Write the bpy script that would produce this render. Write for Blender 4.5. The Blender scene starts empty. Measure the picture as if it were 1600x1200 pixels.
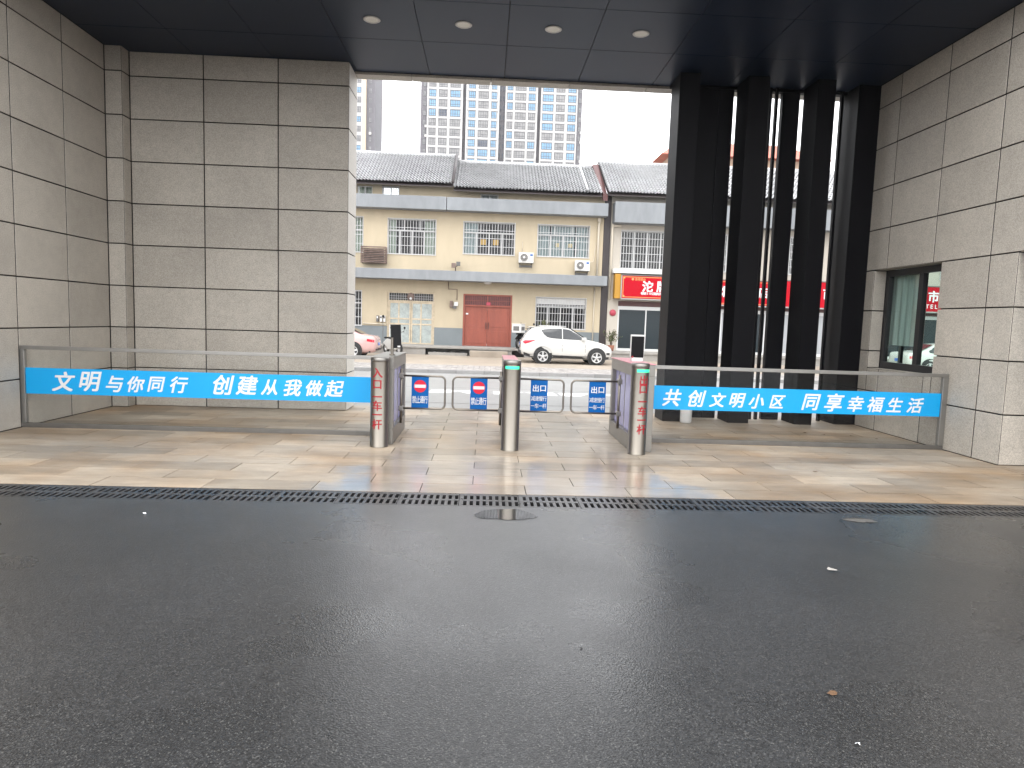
import bpy, bmesh, math, random
from mathutils import Vector, Matrix
random.seed(7)
S = bpy.context.scene
C = S.collection

# ------------------------------------------------------------------ camera
cam_d = bpy.data.cameras.new('camera')
cam = bpy.data.objects.new('camera', cam_d)
C.objects.link(cam)
yaw, pitch, roll = 0.0425, -0.0931, 0.0325
fwd = Vector((math.sin(yaw) * math.cos(pitch), math.cos(yaw) * math.cos(pitch), math.sin(pitch)))
r0 = Vector((math.cos(yaw), -math.sin(yaw), 0))
u0 = r0.cross(fwd)
rt = math.cos(roll) * r0 + math.sin(roll) * u0
up = -math.sin(roll) * r0 + math.cos(roll) * u0
M = Matrix((rt, up, -fwd)).transposed().to_4x4()
M.translation = Vector((0, 0, 1.5))
cam.matrix_world = M
cam_d.sensor_width = 36.0
cam_d.lens = 36.0 * 1047.5 / 1600.0
cam_d.clip_start = 0.05
cam_d.clip_end = 2000.0
S.camera = cam

# ------------------------------------------------------------------ sky, sun, exposure
W = bpy.data.worlds.new('World')
S.world = W
W.use_nodes = True
wn = W.node_tree.nodes
wl = W.node_tree.links
bg = wn['Background']
sky = wn.new('ShaderNodeTexSky')
sky.sky_type = 'NISHITA'
sky.sun_disc = False
SUN_EL, SUN_ROT = math.radians(58), math.radians(200)
sky.sun_elevation = SUN_EL
sky.sun_rotation = SUN_ROT
sky.air_density = 1.0
sky.dust_density = 6.0
bw = wn.new('ShaderNodeHueSaturation')          # an overcast sky has hardly any blue left
bw.inputs['Saturation'].default_value = 0.12
wl.new(sky.outputs[0], bw.inputs['Color'])
mx = wn.new('ShaderNodeMix')
mx.data_type = 'RGBA'
mx.inputs[0].default_value = 0.9                 # cloud layer over the clear sky
wl.new(bw.outputs[0], mx.inputs[6])
mx.inputs[7].default_value = (15.4, 15.6, 16.0, 1)   # even cloud radiance, scaled by the strength below
wl.new(mx.outputs[2], bg.inputs['Color'])
bg.inputs['Strength'].default_value = 0.1
sun_d = bpy.data.lights.new('sun', 'SUN')
sun_d.energy = 0.6
sun_d.angle = math.radians(40)
sun_d.color = (1.0, 0.97, 0.93)
sun = bpy.data.objects.new('sun', sun_d)
C.objects.link(sun)
sd = Vector((math.sin(SUN_ROT) * math.cos(SUN_EL), math.cos(SUN_ROT) * math.cos(SUN_EL), math.sin(SUN_EL)))
sun.rotation_euler = sd.to_track_quat('Z', 'Y').to_euler()
sun.location = (0, -10, 30)
S.view_settings.view_transform = 'Standard'
S.view_settings.look = 'None'
S.view_settings.exposure = 1.2
S.view_settings.gamma = 1.0
S.view_settings.use_curve_mapping = False
S.render.engine = 'CYCLES'
S.cycles.max_bounces = 10
S.cycles.diffuse_bounces = 5
S.cycles.glossy_bounces = 4
S.cycles.transparent_max_bounces = 24
S.cycles.use_denoising = True
S.cycles.caustics_reflective = False
S.cycles.caustics_refractive = False

# ------------------------------------------------------------------ materials
def mat(name, col, rough=0.5, metal=0.0, spec=0.5, noise=None, bump=None, rand=0.0, stretch=(1, 1, 1), speck=None,
        coord='Object', emit=None, estr=0.0, rvar=0.0, coat=0.0):
    m = bpy.data.materials.new(name)
    m.use_nodes = True
    nt = m.node_tree
    n, l = nt.nodes, nt.links
    p = n['Principled BSDF']
    p.inputs['Roughness'].default_value = rough
    p.inputs['Metallic'].default_value = metal
    p.inputs['Specular IOR Level'].default_value = spec
    p.inputs['Coat Weight'].default_value = coat
    c = None
    if noise or bump or speck:
        tc = n.new('ShaderNodeTexCoord')
        mp = n.new('ShaderNodeMapping')
        mp.inputs['Scale'].default_value = stretch
        if coord == 'World':
            ge = n.new('ShaderNodeNewGeometry')
            l.new(ge.outputs['Position'], mp.inputs[0])
        else:
            l.new(tc.outputs[coord], mp.inputs[0])
    base = n.new('ShaderNodeRGB')
    base.outputs[0].default_value = (*col, 1)
    c = base.outputs[0]

    def mul(c, val_socket):
        mm = n.new('ShaderNodeMix')
        mm.data_type = 'RGBA'
        mm.blend_type = 'MULTIPLY'
        mm.inputs[0].default_value = 1
        l.new(c, mm.inputs[6])
        l.new(val_socket, mm.inputs[7])
        return mm.outputs[2]

    def rng(sock, a, b, lo=0.3, hi=0.7):
        r = n.new('ShaderNodeMapRange')
        r.inputs['From Min'].default_value = lo
        r.inputs['From Max'].default_value = hi
        r.inputs['To Min'].default_value = a
        r.inputs['To Max'].default_value = b
        l.new(sock, r.inputs[0])
        return r.outputs[0]
    if noise:
        for sc, am in (noise if isinstance(noise[0], tuple) else (noise,)):
            nz = n.new('ShaderNodeTexNoise')
            nz.inputs['Scale'].default_value = sc
            nz.inputs['Detail'].default_value = 5
            nz.inputs['Roughness'].default_value = 0.6
            l.new(mp.outputs[0], nz.inputs['Vector'])
            c = mul(c, rng(nz.outputs['Fac'], 1 - am, 1 + am))
            if rvar:
                l.new(rng(nz.outputs['Fac'], max(0.02, rough - rvar), rough + rvar), p.inputs['Roughness'])
    if speck:
        vz = n.new('ShaderNodeTexNoise')
        vz.inputs['Scale'].default_value = speck[0]
        vz.inputs['Detail'].default_value = 2
        l.new(mp.outputs[0], vz.inputs['Vector'])
        c = mul(c, rng(vz.outputs['Fac'], 1 - speck[1], 1 + speck[1], 0.35, 0.65))
    if rand:
        oi = n.new('ShaderNodeObjectInfo')
        c = mul(c, rng(oi.outputs['Random'], 1 - rand, 1 + rand, 0, 1))
    l.new(c, p.inputs['Base Color'])
    if bump:
        bz = n.new('ShaderNodeTexNoise')
        bz.inputs['Scale'].default_value = bump[0]
        bz.inputs['Detail'].default_value = 4
        l.new(mp.outputs[0], bz.inputs['Vector'])
        bp = n.new('ShaderNodeBump')
        bp.inputs['Strength'].default_value = bump[1]
        bp.inputs['Distance'].default_value = bump[2] if len(bump) > 2 else 0.01
        l.new(bz.outputs['Fac'], bp.inputs['Height'])
        l.new(bp.outputs[0], p.inputs['Normal'])
    if emit:
        p.inputs['Emission Color'].default_value = (*emit, 1)
        p.inputs['Emission Strength'].default_value = estr
    return m


def glass(name, tint=(0.985, 0.99, 0.988), ior=1.42, rough=0.02):
    m = bpy.data.materials.new(name)
    m.use_nodes = True
    n, l = m.node_tree.nodes, m.node_tree.links
    n.remove(n['Principled BSDF'])
    t = n.new('ShaderNodeBsdfTransparent')
    t.inputs[0].default_value = (*tint, 1)
    g = n.new('ShaderNodeBsdfGlossy')
    g.inputs['Roughness'].default_value = rough
    f = n.new('ShaderNodeFresnel')
    f.inputs[0].default_value = ior
    x = n.new('ShaderNodeMixShader')
    ge = n.new('ShaderNodeNewGeometry')          # thin sheet: only the side facing us mirrors, no total reflection inside
    iv = n.new('ShaderNodeMath')
    iv.operation = 'SUBTRACT'
    iv.inputs[0].default_value = 1.0
    l.new(ge.outputs['Backfacing'], iv.inputs[1])
    ml = n.new('ShaderNodeMath')
    ml.operation = 'MULTIPLY'
    l.new(f.outputs[0], ml.inputs[0])
    l.new(iv.outputs[0], ml.inputs[1])
    l.new(ml.outputs[0], x.inputs[0])
    l.new(t.outputs[0], x.inputs[1])
    l.new(g.outputs[0], x.inputs[2])
    l.new(x.outputs[0], n['Material Output'].inputs[0])
    return m


def floor_mat(name):
    """worn sand-coloured granite planks: own tone per plank, brown water stains, damp shiny patches"""
    m = mat(name, (0.295, 0.25, 0.197), 0.42, noise=((1.1, 0.28), (7.0, 0.14)), speck=(160, 0.14), rand=0.2, coord='World',
            stretch=(0.6, 1.6, 1), bump=(60, 0.12, 0.004))
    n, l = m.node_tree.nodes, m.node_tree.links
    p = n['Principled BSDF']
    ge = n.new('ShaderNodeNewGeometry')
    sx = n.new('ShaderNodeSeparateXYZ')
    l.new(ge.outputs['Position'], sx.inputs[0])
    src = p.inputs['Base Color'].links[0].from_socket

    def math_(op, a, b=None):
        q = n.new('ShaderNodeMath')
        q.operation = op
        for i, v in enumerate((a, b)):
            if v is None:
                continue
            if isinstance(v, (int, float)):
                q.inputs[i].default_value = v
            else:
                l.new(v, q.inputs[i])
        return q.outputs[0]
    nz = n.new('ShaderNodeTexNoise')
    nz.inputs['Scale'].default_value = 1.7
    nz.inputs['Detail'].default_value = 8
    nz.inputs['Roughness'].default_value = 0.65
    l.new(ge.outputs['Position'], nz.inputs['Vector'])
    wob = math_('MULTIPLY', math_('SUBTRACT', nz.outputs['Fac'], 0.5), 1.5)
    # rain blown in through the two lanes keeps them damp: two bands along y that merge near the drain
    x = math_('ADD', sx.outputs[0], wob)
    a = math_('ABSOLUTE', math_('SUBTRACT', x, -0.42))
    b = math_('ABSOLUTE', math_('SUBTRACT', x, 1.05))
    near = math_('MULTIPLY', math_('MAXIMUM', math_('SUBTRACT', 7.7, sx.outputs[1]), 0), 0.32)
    d = math_('SUBTRACT', math_('MINIMUM', a, b), near)
    mr = n.new('ShaderNodeMapRange')
    mr.interpolation_type = 'SMOOTHSTEP'
    mr.inputs['From Min'].default_value = 0.22
    mr.inputs['From Max'].default_value = 0.60
    mr.inputs['To Min'].default_value = 1
    mr.inputs['To Max'].default_value = 0
    l.new(d, mr.inputs[0])
    wet = mr.outputs[0]
    # brown stain round the damp areas
    st = n.new('ShaderNodeTexNoise')
    st.inputs['Scale'].default_value = 0.8
    st.inputs['Detail'].default_value = 6
    l.new(ge.outputs['Position'], st.inputs['Vector'])
    sr = n.new('ShaderNodeMapRange')
    sr.inputs['From Min'].default_value = 0.42
    sr.inputs['From Max'].default_value = 0.72
    sr.inputs['To Max'].default_value = 0.95
    l.new(st.outputs['Fac'], sr.inputs[0])
    mx1 = n.new('ShaderNodeMix')
    mx1.data_type = 'RGBA'
    mx1.blend_type = 'MULTIPLY'
    l.new(sr.outputs[0], mx1.inputs[0])
    l.new(src, mx1.inputs[6])
    mx1.inputs[7].default_value = (0.86, 0.66, 0.45, 1)
    mx2 = n.new('ShaderNodeMix')
    mx2.data_type = 'RGBA'
    mx2.blend_type = 'MULTIPLY'
    l.new(wet, mx2.inputs[0])
    l.new(mx1.outputs[2], mx2.inputs[6])
    mx2.inputs[7].default_value = (0.93, 0.95, 1.0, 1)
    l.new(mx2.outputs[2], p.inputs['Base Color'])
    rr = n.new('ShaderNodeMapRange')
    rr.inputs['To Min'].default_value = 0.5
    rr.inputs['To Max'].default_value = 0.3
    l.new(wet, rr.inputs[0])
    l.new(rr.outputs[0], p.inputs['Roughness'])
    l.new(wet, p.inputs['Coat Weight'])
    p.inputs['Coat Roughness'].default_value = 0.16
    p.inputs['Coat IOR'].default_value = 1.6
    return m


def asphalt_mat():
    """old asphalt with a film of rain water: dark binder, grey grit, patchy sheen"""
    m = mat('wet_asphalt', (0.0185, 0.0185, 0.019), 0.5, spec=0.2, noise=((0.35, 0.22), (2.2, 0.14)), coord='World')
    n, l = m.node_tree.nodes, m.node_tree.links
    p = n['Principled BSDF']
    ge = n.new('ShaderNodeNewGeometry')

    def tex(kind, scale, detail=2.0):
        t = n.new(kind)
        t.inputs['Scale'].default_value = scale
        if kind == 'ShaderNodeTexNoise':
            t.inputs['Detail'].default_value = detail
        l.new(ge.outputs['Position'], t.inputs['Vector'])
        return t

    def rng(sock, lo, hi, a, b):
        q = n.new('ShaderNodeMapRange')
        for k, v in zip(('From Min', 'From Max', 'To Min', 'To Max'), (lo, hi, a, b)):
            q.inputs[k].default_value = v
        l.new(sock, q.inputs[0])
        return q.outputs[0]
    # grit: every stone its own shade
    c = p.inputs['Base Color'].links[0].from_socket
    for scale, a, b in ((140, 0.45, 1.55), (260, 0.5, 1.5)):
        vo = tex('ShaderNodeTexVoronoi', scale)
        se = n.new('ShaderNodeSeparateColor')
        l.new(vo.outputs['Color'], se.inputs[0])
        mm = n.new('ShaderNodeMix')
        mm.data_type = 'RGBA'
        mm.blend_type = 'MULTIPLY'
        mm.inputs[0].default_value = 1
        l.new(c, mm.inputs[6])
        l.new(rng(se.outputs[0], 0, 1, a, b), mm.inputs[7])
        c = mm.outputs[2]
    vo = tex('ShaderNodeTexVoronoi', 210)
    se = n.new('ShaderNodeSeparateColor')
    l.new(vo.outputs['Color'], se.inputs[0])
    mm = n.new('ShaderNodeMix')
    mm.data_type = 'RGBA'
    l.new(rng(se.outputs[1], 0.93, 0.96, 0, 1), mm.inputs[0])
    l.new(c, mm.inputs[6])
    mm.inputs[7].default_value = (0.075, 0.074, 0.07, 1)
    l.new(mm.outputs[2], p.inputs['Base Color'])
    bv = tex('ShaderNodeTexVoronoi', 120)
    bp = n.new('ShaderNodeBump')
    bp.inputs['Strength'].default_value = 0.55
    bp.inputs['Distance'].default_value = 0.003
    l.new(bv.outputs['Distance'], bp.inputs['Height'])
    l.new(bp.outputs[0], p.inputs['Normal'])
    b2 = n.new('ShaderNodeBump')
    b2.inputs['Strength'].default_value = 0.22
    b2.inputs['Distance'].default_value = 0.003
    l.new(bv.outputs['Distance'], b2.inputs['Height'])
    l.new(b2.outputs[0], p.inputs['Coat Normal'])
    p.inputs['Coat Weight'].default_value = 1.0          # the film of water
    p.inputs['Coat IOR'].default_value = 1.47
    l.new(rng(tex('ShaderNodeTexNoise', 0.7, 6).outputs['Fac'], 0.35, 0.65, 0.22, 0.40), p.inputs['Coat Roughness'])
    return m


MT = {}
def mk(k, *a, **kw):
    MT[k] = mat(k, *a, **kw)
mk('granite', (0.405, 0.370, 0.320), 0.6, noise=((0.9, 0.10), (9, 0.06)), speck=(95, 0.2), rand=0.10, coord='World', bump=(120, 0.12, 0.003))
mk('granite_skylit', (0.60, 0.57, 0.52), 0.6, noise=(2.0, 0.05), speck=(110, 0.12), rand=0.03, coord='World')  # paler copy of granite: skylight on the end face put into its colour
mk('joint_dark', (0.025, 0.022, 0.02), 0.8)
mk('ceiling_panel', (0.006, 0.0112, 0.028), 0.4, metal=0.0, spec=0.28, rand=0.06)
mk('fin_black', (0.0035, 0.0033, 0.0045), 0.5, spec=0.10)
mk('window_black', (0.02, 0.02, 0.022), 0.35)
mk('steel', (0.232, 0.210, 0.180), 0.38, metal=1.0, noise=(14, 0.06), stretch=(1, 1, 0.02), coord='World')
mk('steel_matte', (0.264, 0.252, 0.232), 0.42, metal=1.0, noise=(5, 0.06), coord='World')
mk('rail_dull', (0.160, 0.152, 0.140), 0.55, metal=0.7, noise=(6, 0.1), coord='World')
mk('aluminium', (0.320, 0.312, 0.296), 0.5, metal=1.0, noise=(6, 0.06), coord='World')
mk('banner_blue', (0.000, 0.320, 0.688), 0.4)
mk('print_white', (0.680, 0.688, 0.696), 0.5)
mk('print_red', (0.30, 0.006, 0.014), 0.45)
mk('sign_blue', (0.0, 0.095, 0.33), 0.45, spec=0.2)
mk('sign_red', (0.6, 0.004, 0.03), 0.4)
mk('led_green', (0.05, 0.5, 0.3), 0.4, emit=(0.02, 0.62, 0.24), estr=0.7)
mk('acrylic_violet', (0.36, 0.35, 0.45), 0.25, emit=(0.35, 0.3, 0.95), estr=0.05)
mk('pink_top', (0.55, 0.22, 0.26), 0.3)
mk('black_plastic', (0.006, 0.006, 0.007), 0.4, spec=0.2)
mk('screen', (0.004, 0.004, 0.005), 0.12, spec=0.12)
mk('white_plastic', (0.600, 0.592, 0.576), 0.45, noise=(3, 0.05))
mk('cast_iron', (0.10, 0.098, 0.10), 0.33, metal=0.75, noise=(6, 0.35), coord='World', bump=(90, 0.3, 0.003), rvar=0.1, rand=0.2)
mk('trench', (0.003, 0.003, 0.003), 0.9)
mk('concrete', (0.272, 0.258, 0.238), 0.8, noise=((0.6, 0.12), (5, 0.08)), coord='World', bump=(40, 0.2))
mk('road', (0.245, 0.245, 0.241), 0.4, noise=((0.3, 0.10), (3, 0.06)), speck=(90, 0.15), coord='World')
mk('road_paint', (0.640, 0.640, 0.624), 0.6, noise=(8, 0.08), coord='World')
mk('kerb', (0.245, 0.238, 0.231), 0.7, noise=(3, 0.1), rand=0.12)
mk('pavement_tile', (0.29, 0.27, 0.255), 0.6, noise=((3.2, 0.45), (9, 0.25)), coord='World')
mk('pavement_joint', (0.16, 0.15, 0.14), 0.8)
mk('apron', (0.299, 0.252, 0.201), 0.65, noise=((0.5, 0.16), (3, 0.1)), coord='World', rvar=0.08)
mk('ground', (0.28, 0.27, 0.25), 0.85, noise=(0.3, 0.15), coord='World')
mk('render_cream', (0.458, 0.385, 0.272), 0.8, noise=((0.25, 0.08), (1.6, 0.06)), coord='World', stretch=(1, 1, 0.35))
mk('render_cream_pale', (0.432, 0.392, 0.336), 0.8, noise=((0.25, 0.08), (1.6, 0.06)), coord='World', stretch=(1, 1, 0.35))
mk('slab_grey', (0.216, 0.228, 0.240), 0.75, noise=((0.5, 0.10), (2.5, 0.10)), coord='World', stretch=(1, 1, 0.3))
mk('dado_grey', (0.160, 0.180, 0.188), 0.7, noise=((0.6, 0.10),), coord='World')
mk('roof_tile', (0.44, 0.44, 0.445), 0.42, noise=((0.7, 0.15), (9, 0.25)), coord='World')
mk('barge_brown', (0.075, 0.022, 0.02), 0.5, noise=(2, 0.2), coord='World')
mk('pipe_dark', (0.028, 0.02, 0.02), 0.5)
mk('pipe_cream', (0.58, 0.52, 0.42), 0.5)
mk('frame_white', (0.576, 0.576, 0.568), 0.45)
mk('grille_white', (0.52, 0.52, 0.52), 0.45)
mk('frame_cream', (0.480, 0.400, 0.288), 0.6, noise=(6, 0.2), coord='World')
mk('door_aqua', (0.320, 0.352, 0.336), 0.6, noise=((2.5, 0.25), (12, 0.15)), coord='World')
mk('door_red', (0.25, 0.062, 0.038), 0.5, noise=((1.2, 0.16), (16, 0.1)), coord='World', stretch=(3, 3, 0.5))
mk('door_red_dark', (0.10, 0.025, 0.025), 0.3, noise=(8, 0.3), coord='World')
mk('curtain_green', (0.528, 0.560, 0.440), 0.8, noise=(9, 0.1), stretch=(6, 1, 0.2), coord='World')
mk('curtain_grey', (0.42, 0.48, 0.46), 0.8, noise=(7, 0.2), stretch=(6, 6, 0.2), coord='World')
mk('interior', (0.10, 0.095, 0.09), 0.9)
mk('room_wall', (0.55, 0.58, 0.55), 0.8)
mk('paper_yellow', (0.42, 0.27, 0.07), 0.7)
mk('paper_cream', (0.45, 0.38, 0.22), 0.7)
mk('sign_yellow', (0.40, 0.20, 0.012), 0.5)
mk('shop_red', (0.40, 0.002, 0.012), 0.6, spec=0.12)
mk('shop_orange', (0.75, 0.30, 0.10), 0.5)
mk('shop_pink', (0.42, 0.05, 0.08), 0.5)
mk('shop_bluegrey', (0.35, 0.42, 0.55), 0.5)
mk('shutter', (0.33, 0.34, 0.35), 0.45, metal=0.3)
mk('shopglass', (0.018, 0.026, 0.03), 0.1, spec=0.2)
mk('shelf_goods', (0.10, 0.11, 0.12), 0.5, noise=((5, 0.9), (14, 0.9)), coord='World')
mk('tower_white', (0.465, 0.454, 0.444), 0.7, noise=(0.1, 0.04), coord='World')
mk('tower_cream', (0.512, 0.416, 0.304), 0.7)
mk('tower_grey', (0.120, 0.112, 0.124), 0.7, noise=(0.2, 0.06), coord='World')
mk('tower_frame', (0.09, 0.09, 0.10), 0.5)
mk('pane_blue', (0.14, 0.28, 0.42), 0.25, noise=(0.5, 0.2), coord='World')
mk('pane_grey', (0.209, 0.205, 0.202), 0.3, noise=(0.6, 0.35), coord='World')
mk('pane_dark', (0.05, 0.06, 0.085), 0.2)
mk('tile_red', (0.400, 0.104, 0.060), 0.6, noise=(1.5, 0.15), coord='World')
mk('peach', (0.480, 0.352, 0.256), 0.8)
mk('car_white', (0.528, 0.520, 0.496), 0.22, coat=0.6)
mk('car_pink', (0.496, 0.320, 0.304), 0.25, coat=0.6)
mk('car_glass', (0.035, 0.037, 0.04), 0.06)
mk('car_trim', (0.022, 0.022, 0.023), 0.6)
mk('tyre', (0.018, 0.018, 0.018), 0.8)
mk('rim', (0.62, 0.62, 0.62), 0.3, metal=0.8)
mk('lamp_red', (0.55, 0.01, 0.03), 0.15)
mk('lamp_clear', (0.55, 0.56, 0.58), 0.12)
mk('plate_blue', (0.04, 0.14, 0.5), 0.4)
mk('leaf', (0.09, 0.11, 0.04), 0.6, rand=0.3)
mk('terracotta', (0.25, 0.10, 0.06), 0.8)
mk('leaf_brown', (0.10, 0.05, 0.02), 0.7)
mk('lamp_lens', (0.80, 0.79, 0.73), 0.4)
mk('ac_white', (0.576, 0.560, 0.528), 0.5, noise=(5, 0.06))
mk('ac_dark', (0.12, 0.115, 0.11), 0.6)
mk('rust', (0.17, 0.12, 0.10), 0.7, noise=(6, 0.3), coord='World')
mk('water_film', (0.045, 0.046, 0.048), 0.03, spec=1.0, coat=1.0)
MT['water_film'].node_tree.nodes['Principled BSDF'].inputs['Coat IOR'].default_value = 3.0
MT['ceiling_panel'].node_tree.nodes['Principled BSDF'].inputs['Specular Tint'].default_value = (0.62, 0.76, 1.0, 1)
MT['plank'] = floor_mat('plank')
MT['asphalt'] = asphalt_mat()
MT['glass'] = glass('glass')
MT['glass_green'] = glass('glass_green', (0.90, 0.955, 0.935), 1.5)
MT['glass_house'] = glass('glass_house', (0.80, 0.83, 0.84))

# ------------------------------------------------------------------ mesh helpers
class MB:
    def __init__(s):
        s.v, s.f, s.m, s.smooth = [], [], [], []

    def add(s, vs, fs, mi=0, sm=False):
        o = len(s.v)
        s.v += [tuple(v) for v in vs]
        s.f += [tuple(o + i for i in f) for f in fs]
        s.m += [mi] * len(fs)
        s.smooth += [sm] * len(fs)
        return s

    def box(s, x0, x1, y0, y1, z0, z1, mi=0):
        if x0 > x1: x0, x1 = x1, x0
        if y0 > y1: y0, y1 = y1, y0
        if z0 > z1: z0, z1 = z1, z0
        v = [(x0, y0, z0), (x1, y0, z0), (x1, y1, z0), (x0, y1, z0), (x0, y0, z1), (x1, y0, z1), (x1, y1, z1), (x0, y1, z1)]
        return s.add(v, [(0, 3, 2, 1), (4, 5, 6, 7), (0, 1, 5, 4), (1, 2, 6, 5), (2, 3, 7, 6), (3, 0, 4, 7)], mi)

    def prism(s, poly, axis, a, b, mi=0):
        """extrude a polygon (list of 2D points) along an axis: 'x' -> (y,z), 'y' -> (x,z), 'z' -> (x,y)"""
        n = len(poly)
        def P(p, t):
            return {'x': (t, p[0], p[1]), 'y': (p[0], t, p[1]), 'z': (p[0], p[1], t)}[axis]
        v = [P(p, a) for p in poly] + [P(p, b) for p in poly]
        f = [tuple(range(n)), tuple(range(2 * n - 1, n - 1, -1))] + [(i, i + n, (i + 1) % n + n, (i + 1) % n) for i in range(n)]
        return s.add(v, f, mi)

    def lathe(s, prof, axis='z', c=(0, 0, 0), n=24, mi=0, sm=True):
        """profile of (r, t) turned round an axis through c"""
        v, f = [], []
        for r, t in prof:
            for i in range(n):
                a = 2 * math.pi * i / n
                p, q = r * math.cos(a), r * math.sin(a)
                v.append({'z': (c[0] + p, c[1] + q, c[2] + t), 'y': (c[0] + p, c[1] + t, c[2] + q), 'x': (c[0] + t, c[1] + p, c[2] + q)}[axis])
        for k in range(len(prof) - 1):
            for i in range(n):
                j = (i + 1) % n
                f.append((k * n + i, k * n + j, (k + 1) * n + j, (k + 1) * n + i))
        return s.add(v, f, mi, sm)

    def cyl(s, c, r, t0, t1, axis='z', n=20, mi=0):
        return s.lathe([(0.0005, t0), (r, t0)], axis, c, n, mi, False).lathe([(r, t0), (r, t1)], axis, c, n, mi, True).lathe([(r, t1), (0.0005, t1)], axis, c, n, mi, False)

    def tube(s, pts, r, n=8, mi=0):
        pts = [Vector(p) for p in pts]
        v, f = [], []
        for i, p in enumerate(pts):
            d = (pts[min(i + 1, len(pts) - 1)] - pts[max(i - 1, 0)]).normalized()
            a = Vector((0, 1, 0)) if abs(d.y) < 0.9 else Vector((1, 0, 0))
            e1 = d.cross(a).normalized()
            e2 = d.cross(e1).normalized()
            for k in range(n):
                t = 2 * math.pi * k / n
                v.append(p + r * (math.cos(t) * e1 + math.sin(t) * e2))
        for i in range(len(pts) - 1):
            for k in range(n):
                j = (k + 1) % n
                f.append((i * n + k, i * n + j, (i + 1) * n + j, (i + 1) * n + k))
        f.append(tuple(range(n)))
        f.append(tuple(range(len(v) - n, len(v))))
        s.add(v, f, mi, True)
        return s

    def build(s, name, mats, parent=None, bevel=0.0, loc=None, fix=True):
        me = bpy.data.meshes.new(name)
        me.from_pydata(s.v, [], s.f)
        for k in (mats if isinstance(mats, (list, tuple)) else [mats]):
            me.materials.append(MT[k])
        me.polygons.foreach_set('material_index', s.m)
        me.polygons.foreach_set('use_smooth', s.smooth)
        if fix:
            bm = bmesh.new()
            bm.from_mesh(me)
            bmesh.ops.recalc_face_normals(bm, faces=bm.faces)
            if bevel:
                es = [e for e in bm.edges if len(e.link_faces) == 2 and e.calc_face_angle(0) > 0.5]
                bmesh.ops.bevel(bm, geom=es, offset=bevel, segments=2, affect='EDGES', profile=0.5)
            bm.to_mesh(me)
            bm.free()
        me.update()
        o = bpy.data.objects.new(name, me)
        C.objects.link(o)
        if parent:
            o.parent = parent
        if loc:
            o.location = loc
        return o


def tag(o, label=None, cat=None, group=None, kind=None):
    if label: o['label'] = label
    if cat: o['category'] = cat
    if group: o['group'] = group
    if kind: o['kind'] = kind
    return o


def empty(name, loc, label, cat, group=None, rz=0.0):
    o = bpy.data.objects.new(name, None)
    C.objects.link(o)
    o.location = loc
    o.rotation_euler = (0, 0, rz)
    o.empty_display_size = 0.2
    return tag(o, label, cat, group)


def copy_tree(o, parent=None):
    c = o.copy()
    C.objects.link(c)
    if parent:
        c.parent = parent
    for ch in list(o.children):
        copy_tree(ch, c)
    return c


def mesh_copy(o, loc, parent=None):
    c = o.copy()
    C.objects.link(c)
    c.location = loc
    if parent:
        c.parent = parent
    return c


def sub_rects(rect, hole):
    """rect minus hole, as rectangles (u0,u1,v0,v1)"""
    a0, a1, b0, b1 = rect
    h0, h1, k0, k1 = hole
    if h0 >= a1 or h1 <= a0 or k0 >= b1 or k1 <= b0:
        return [rect]
    out = []
    m0, m1 = max(a0, h0), min(a1, h1)
    if h0 > a0: out.append((a0, h0, b0, b1))
    if h1 < a1: out.append((h1, a1, b0, b1))
    if k0 > b0: out.append((m0, m1, b0, k0))
    if k1 < b1: out.append((m0, m1, k1, b1))
    return out


def holed(rect, holes):
    rs = [rect]
    for h in holes:
        rs = [q for r in rs for q in sub_rects(r, h)]
    return [r for r in rs if r[1] - r[0] > 1e-3 and r[3] - r[2] > 1e-3]


_txt_cache = {}
def glyph(ch):
    """one character as (verts, faces, bbox) with an em of 1"""
    if ch not in _txt_cache:
        cu = bpy.data.curves.new('glyph', 'FONT')
        cu.body = ch
        cu.size = 1.0
        cu.resolution_u = 4
        ob = bpy.data.objects.new('glyph', cu)
        C.objects.link(ob)
        dg = bpy.context.evaluated_depsgraph_get()
        me = bpy.data.meshes.new_from_object(ob.evaluated_get(dg))
        v = [(p.co.x, p.co.y) for p in me.vertices]
        f = [tuple(p.vertices) for p in me.polygons]
        C.objects.unlink(ob)
        bpy.data.objects.remove(ob)
        bpy.data.meshes.remove(me)
        bb = (min(p[0] for p in v), max(p[0] for p in v), min(p[1] for p in v), max(p[1] for p in v)) if v else (0, 0.5, 0, 0.5)
        _txt_cache[ch] = (v, f, bb)
    return _txt_cache[ch]


def text_flat(mb, items, y, shear=0.0, bold=0.02, mi=0, wide=1.0):
    """items: (char, x centre, z centre, em size); print lying in a plane of constant y, facing -y.
    Bold strokes: the thin glyph printed four times, each a hair in front of the last and shifted by the stroke gain."""
    for ch, cx, cz, em in items:
        v, f, bb = glyph(ch)
        mx_, my_ = (bb[0] + bb[1]) / 2, (bb[2] + bb[3]) / 2
        offs = [(bold, bold * 0.8), (-bold, bold * 0.8), (bold, -bold * 0.8), (-bold, -bold * 0.8)] if bold else [(0, 0)]
        for i, (dx, dy) in enumerate(offs):
            mb.add([(cx + em * ((p[0] - mx_ + dx) * wide + shear * (p[1] - my_ + dy)), y - i * 0.0002, cz + em * (p[1] - my_ + dy)) for p in v], f, mi)


def text_parts(parent, items, y, m, shear=0.0, bold=0.02, wide=1.0, tall=1.0, inv=None):
    """every character a part of its own"""
    for ch, cx, cz, em in items:
        mb = MB()
        text_flat(mb, [(ch, cx, cz, em)], y, shear, bold, 0, wide)
        mb.v = [(p[0], p[1], cz + (p[2] - cz) * tall) for p in mb.v]
        o = mb.build('character', m, parent, fix=False)
        if inv is not None:
            o.matrix_parent_inverse = inv


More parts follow.
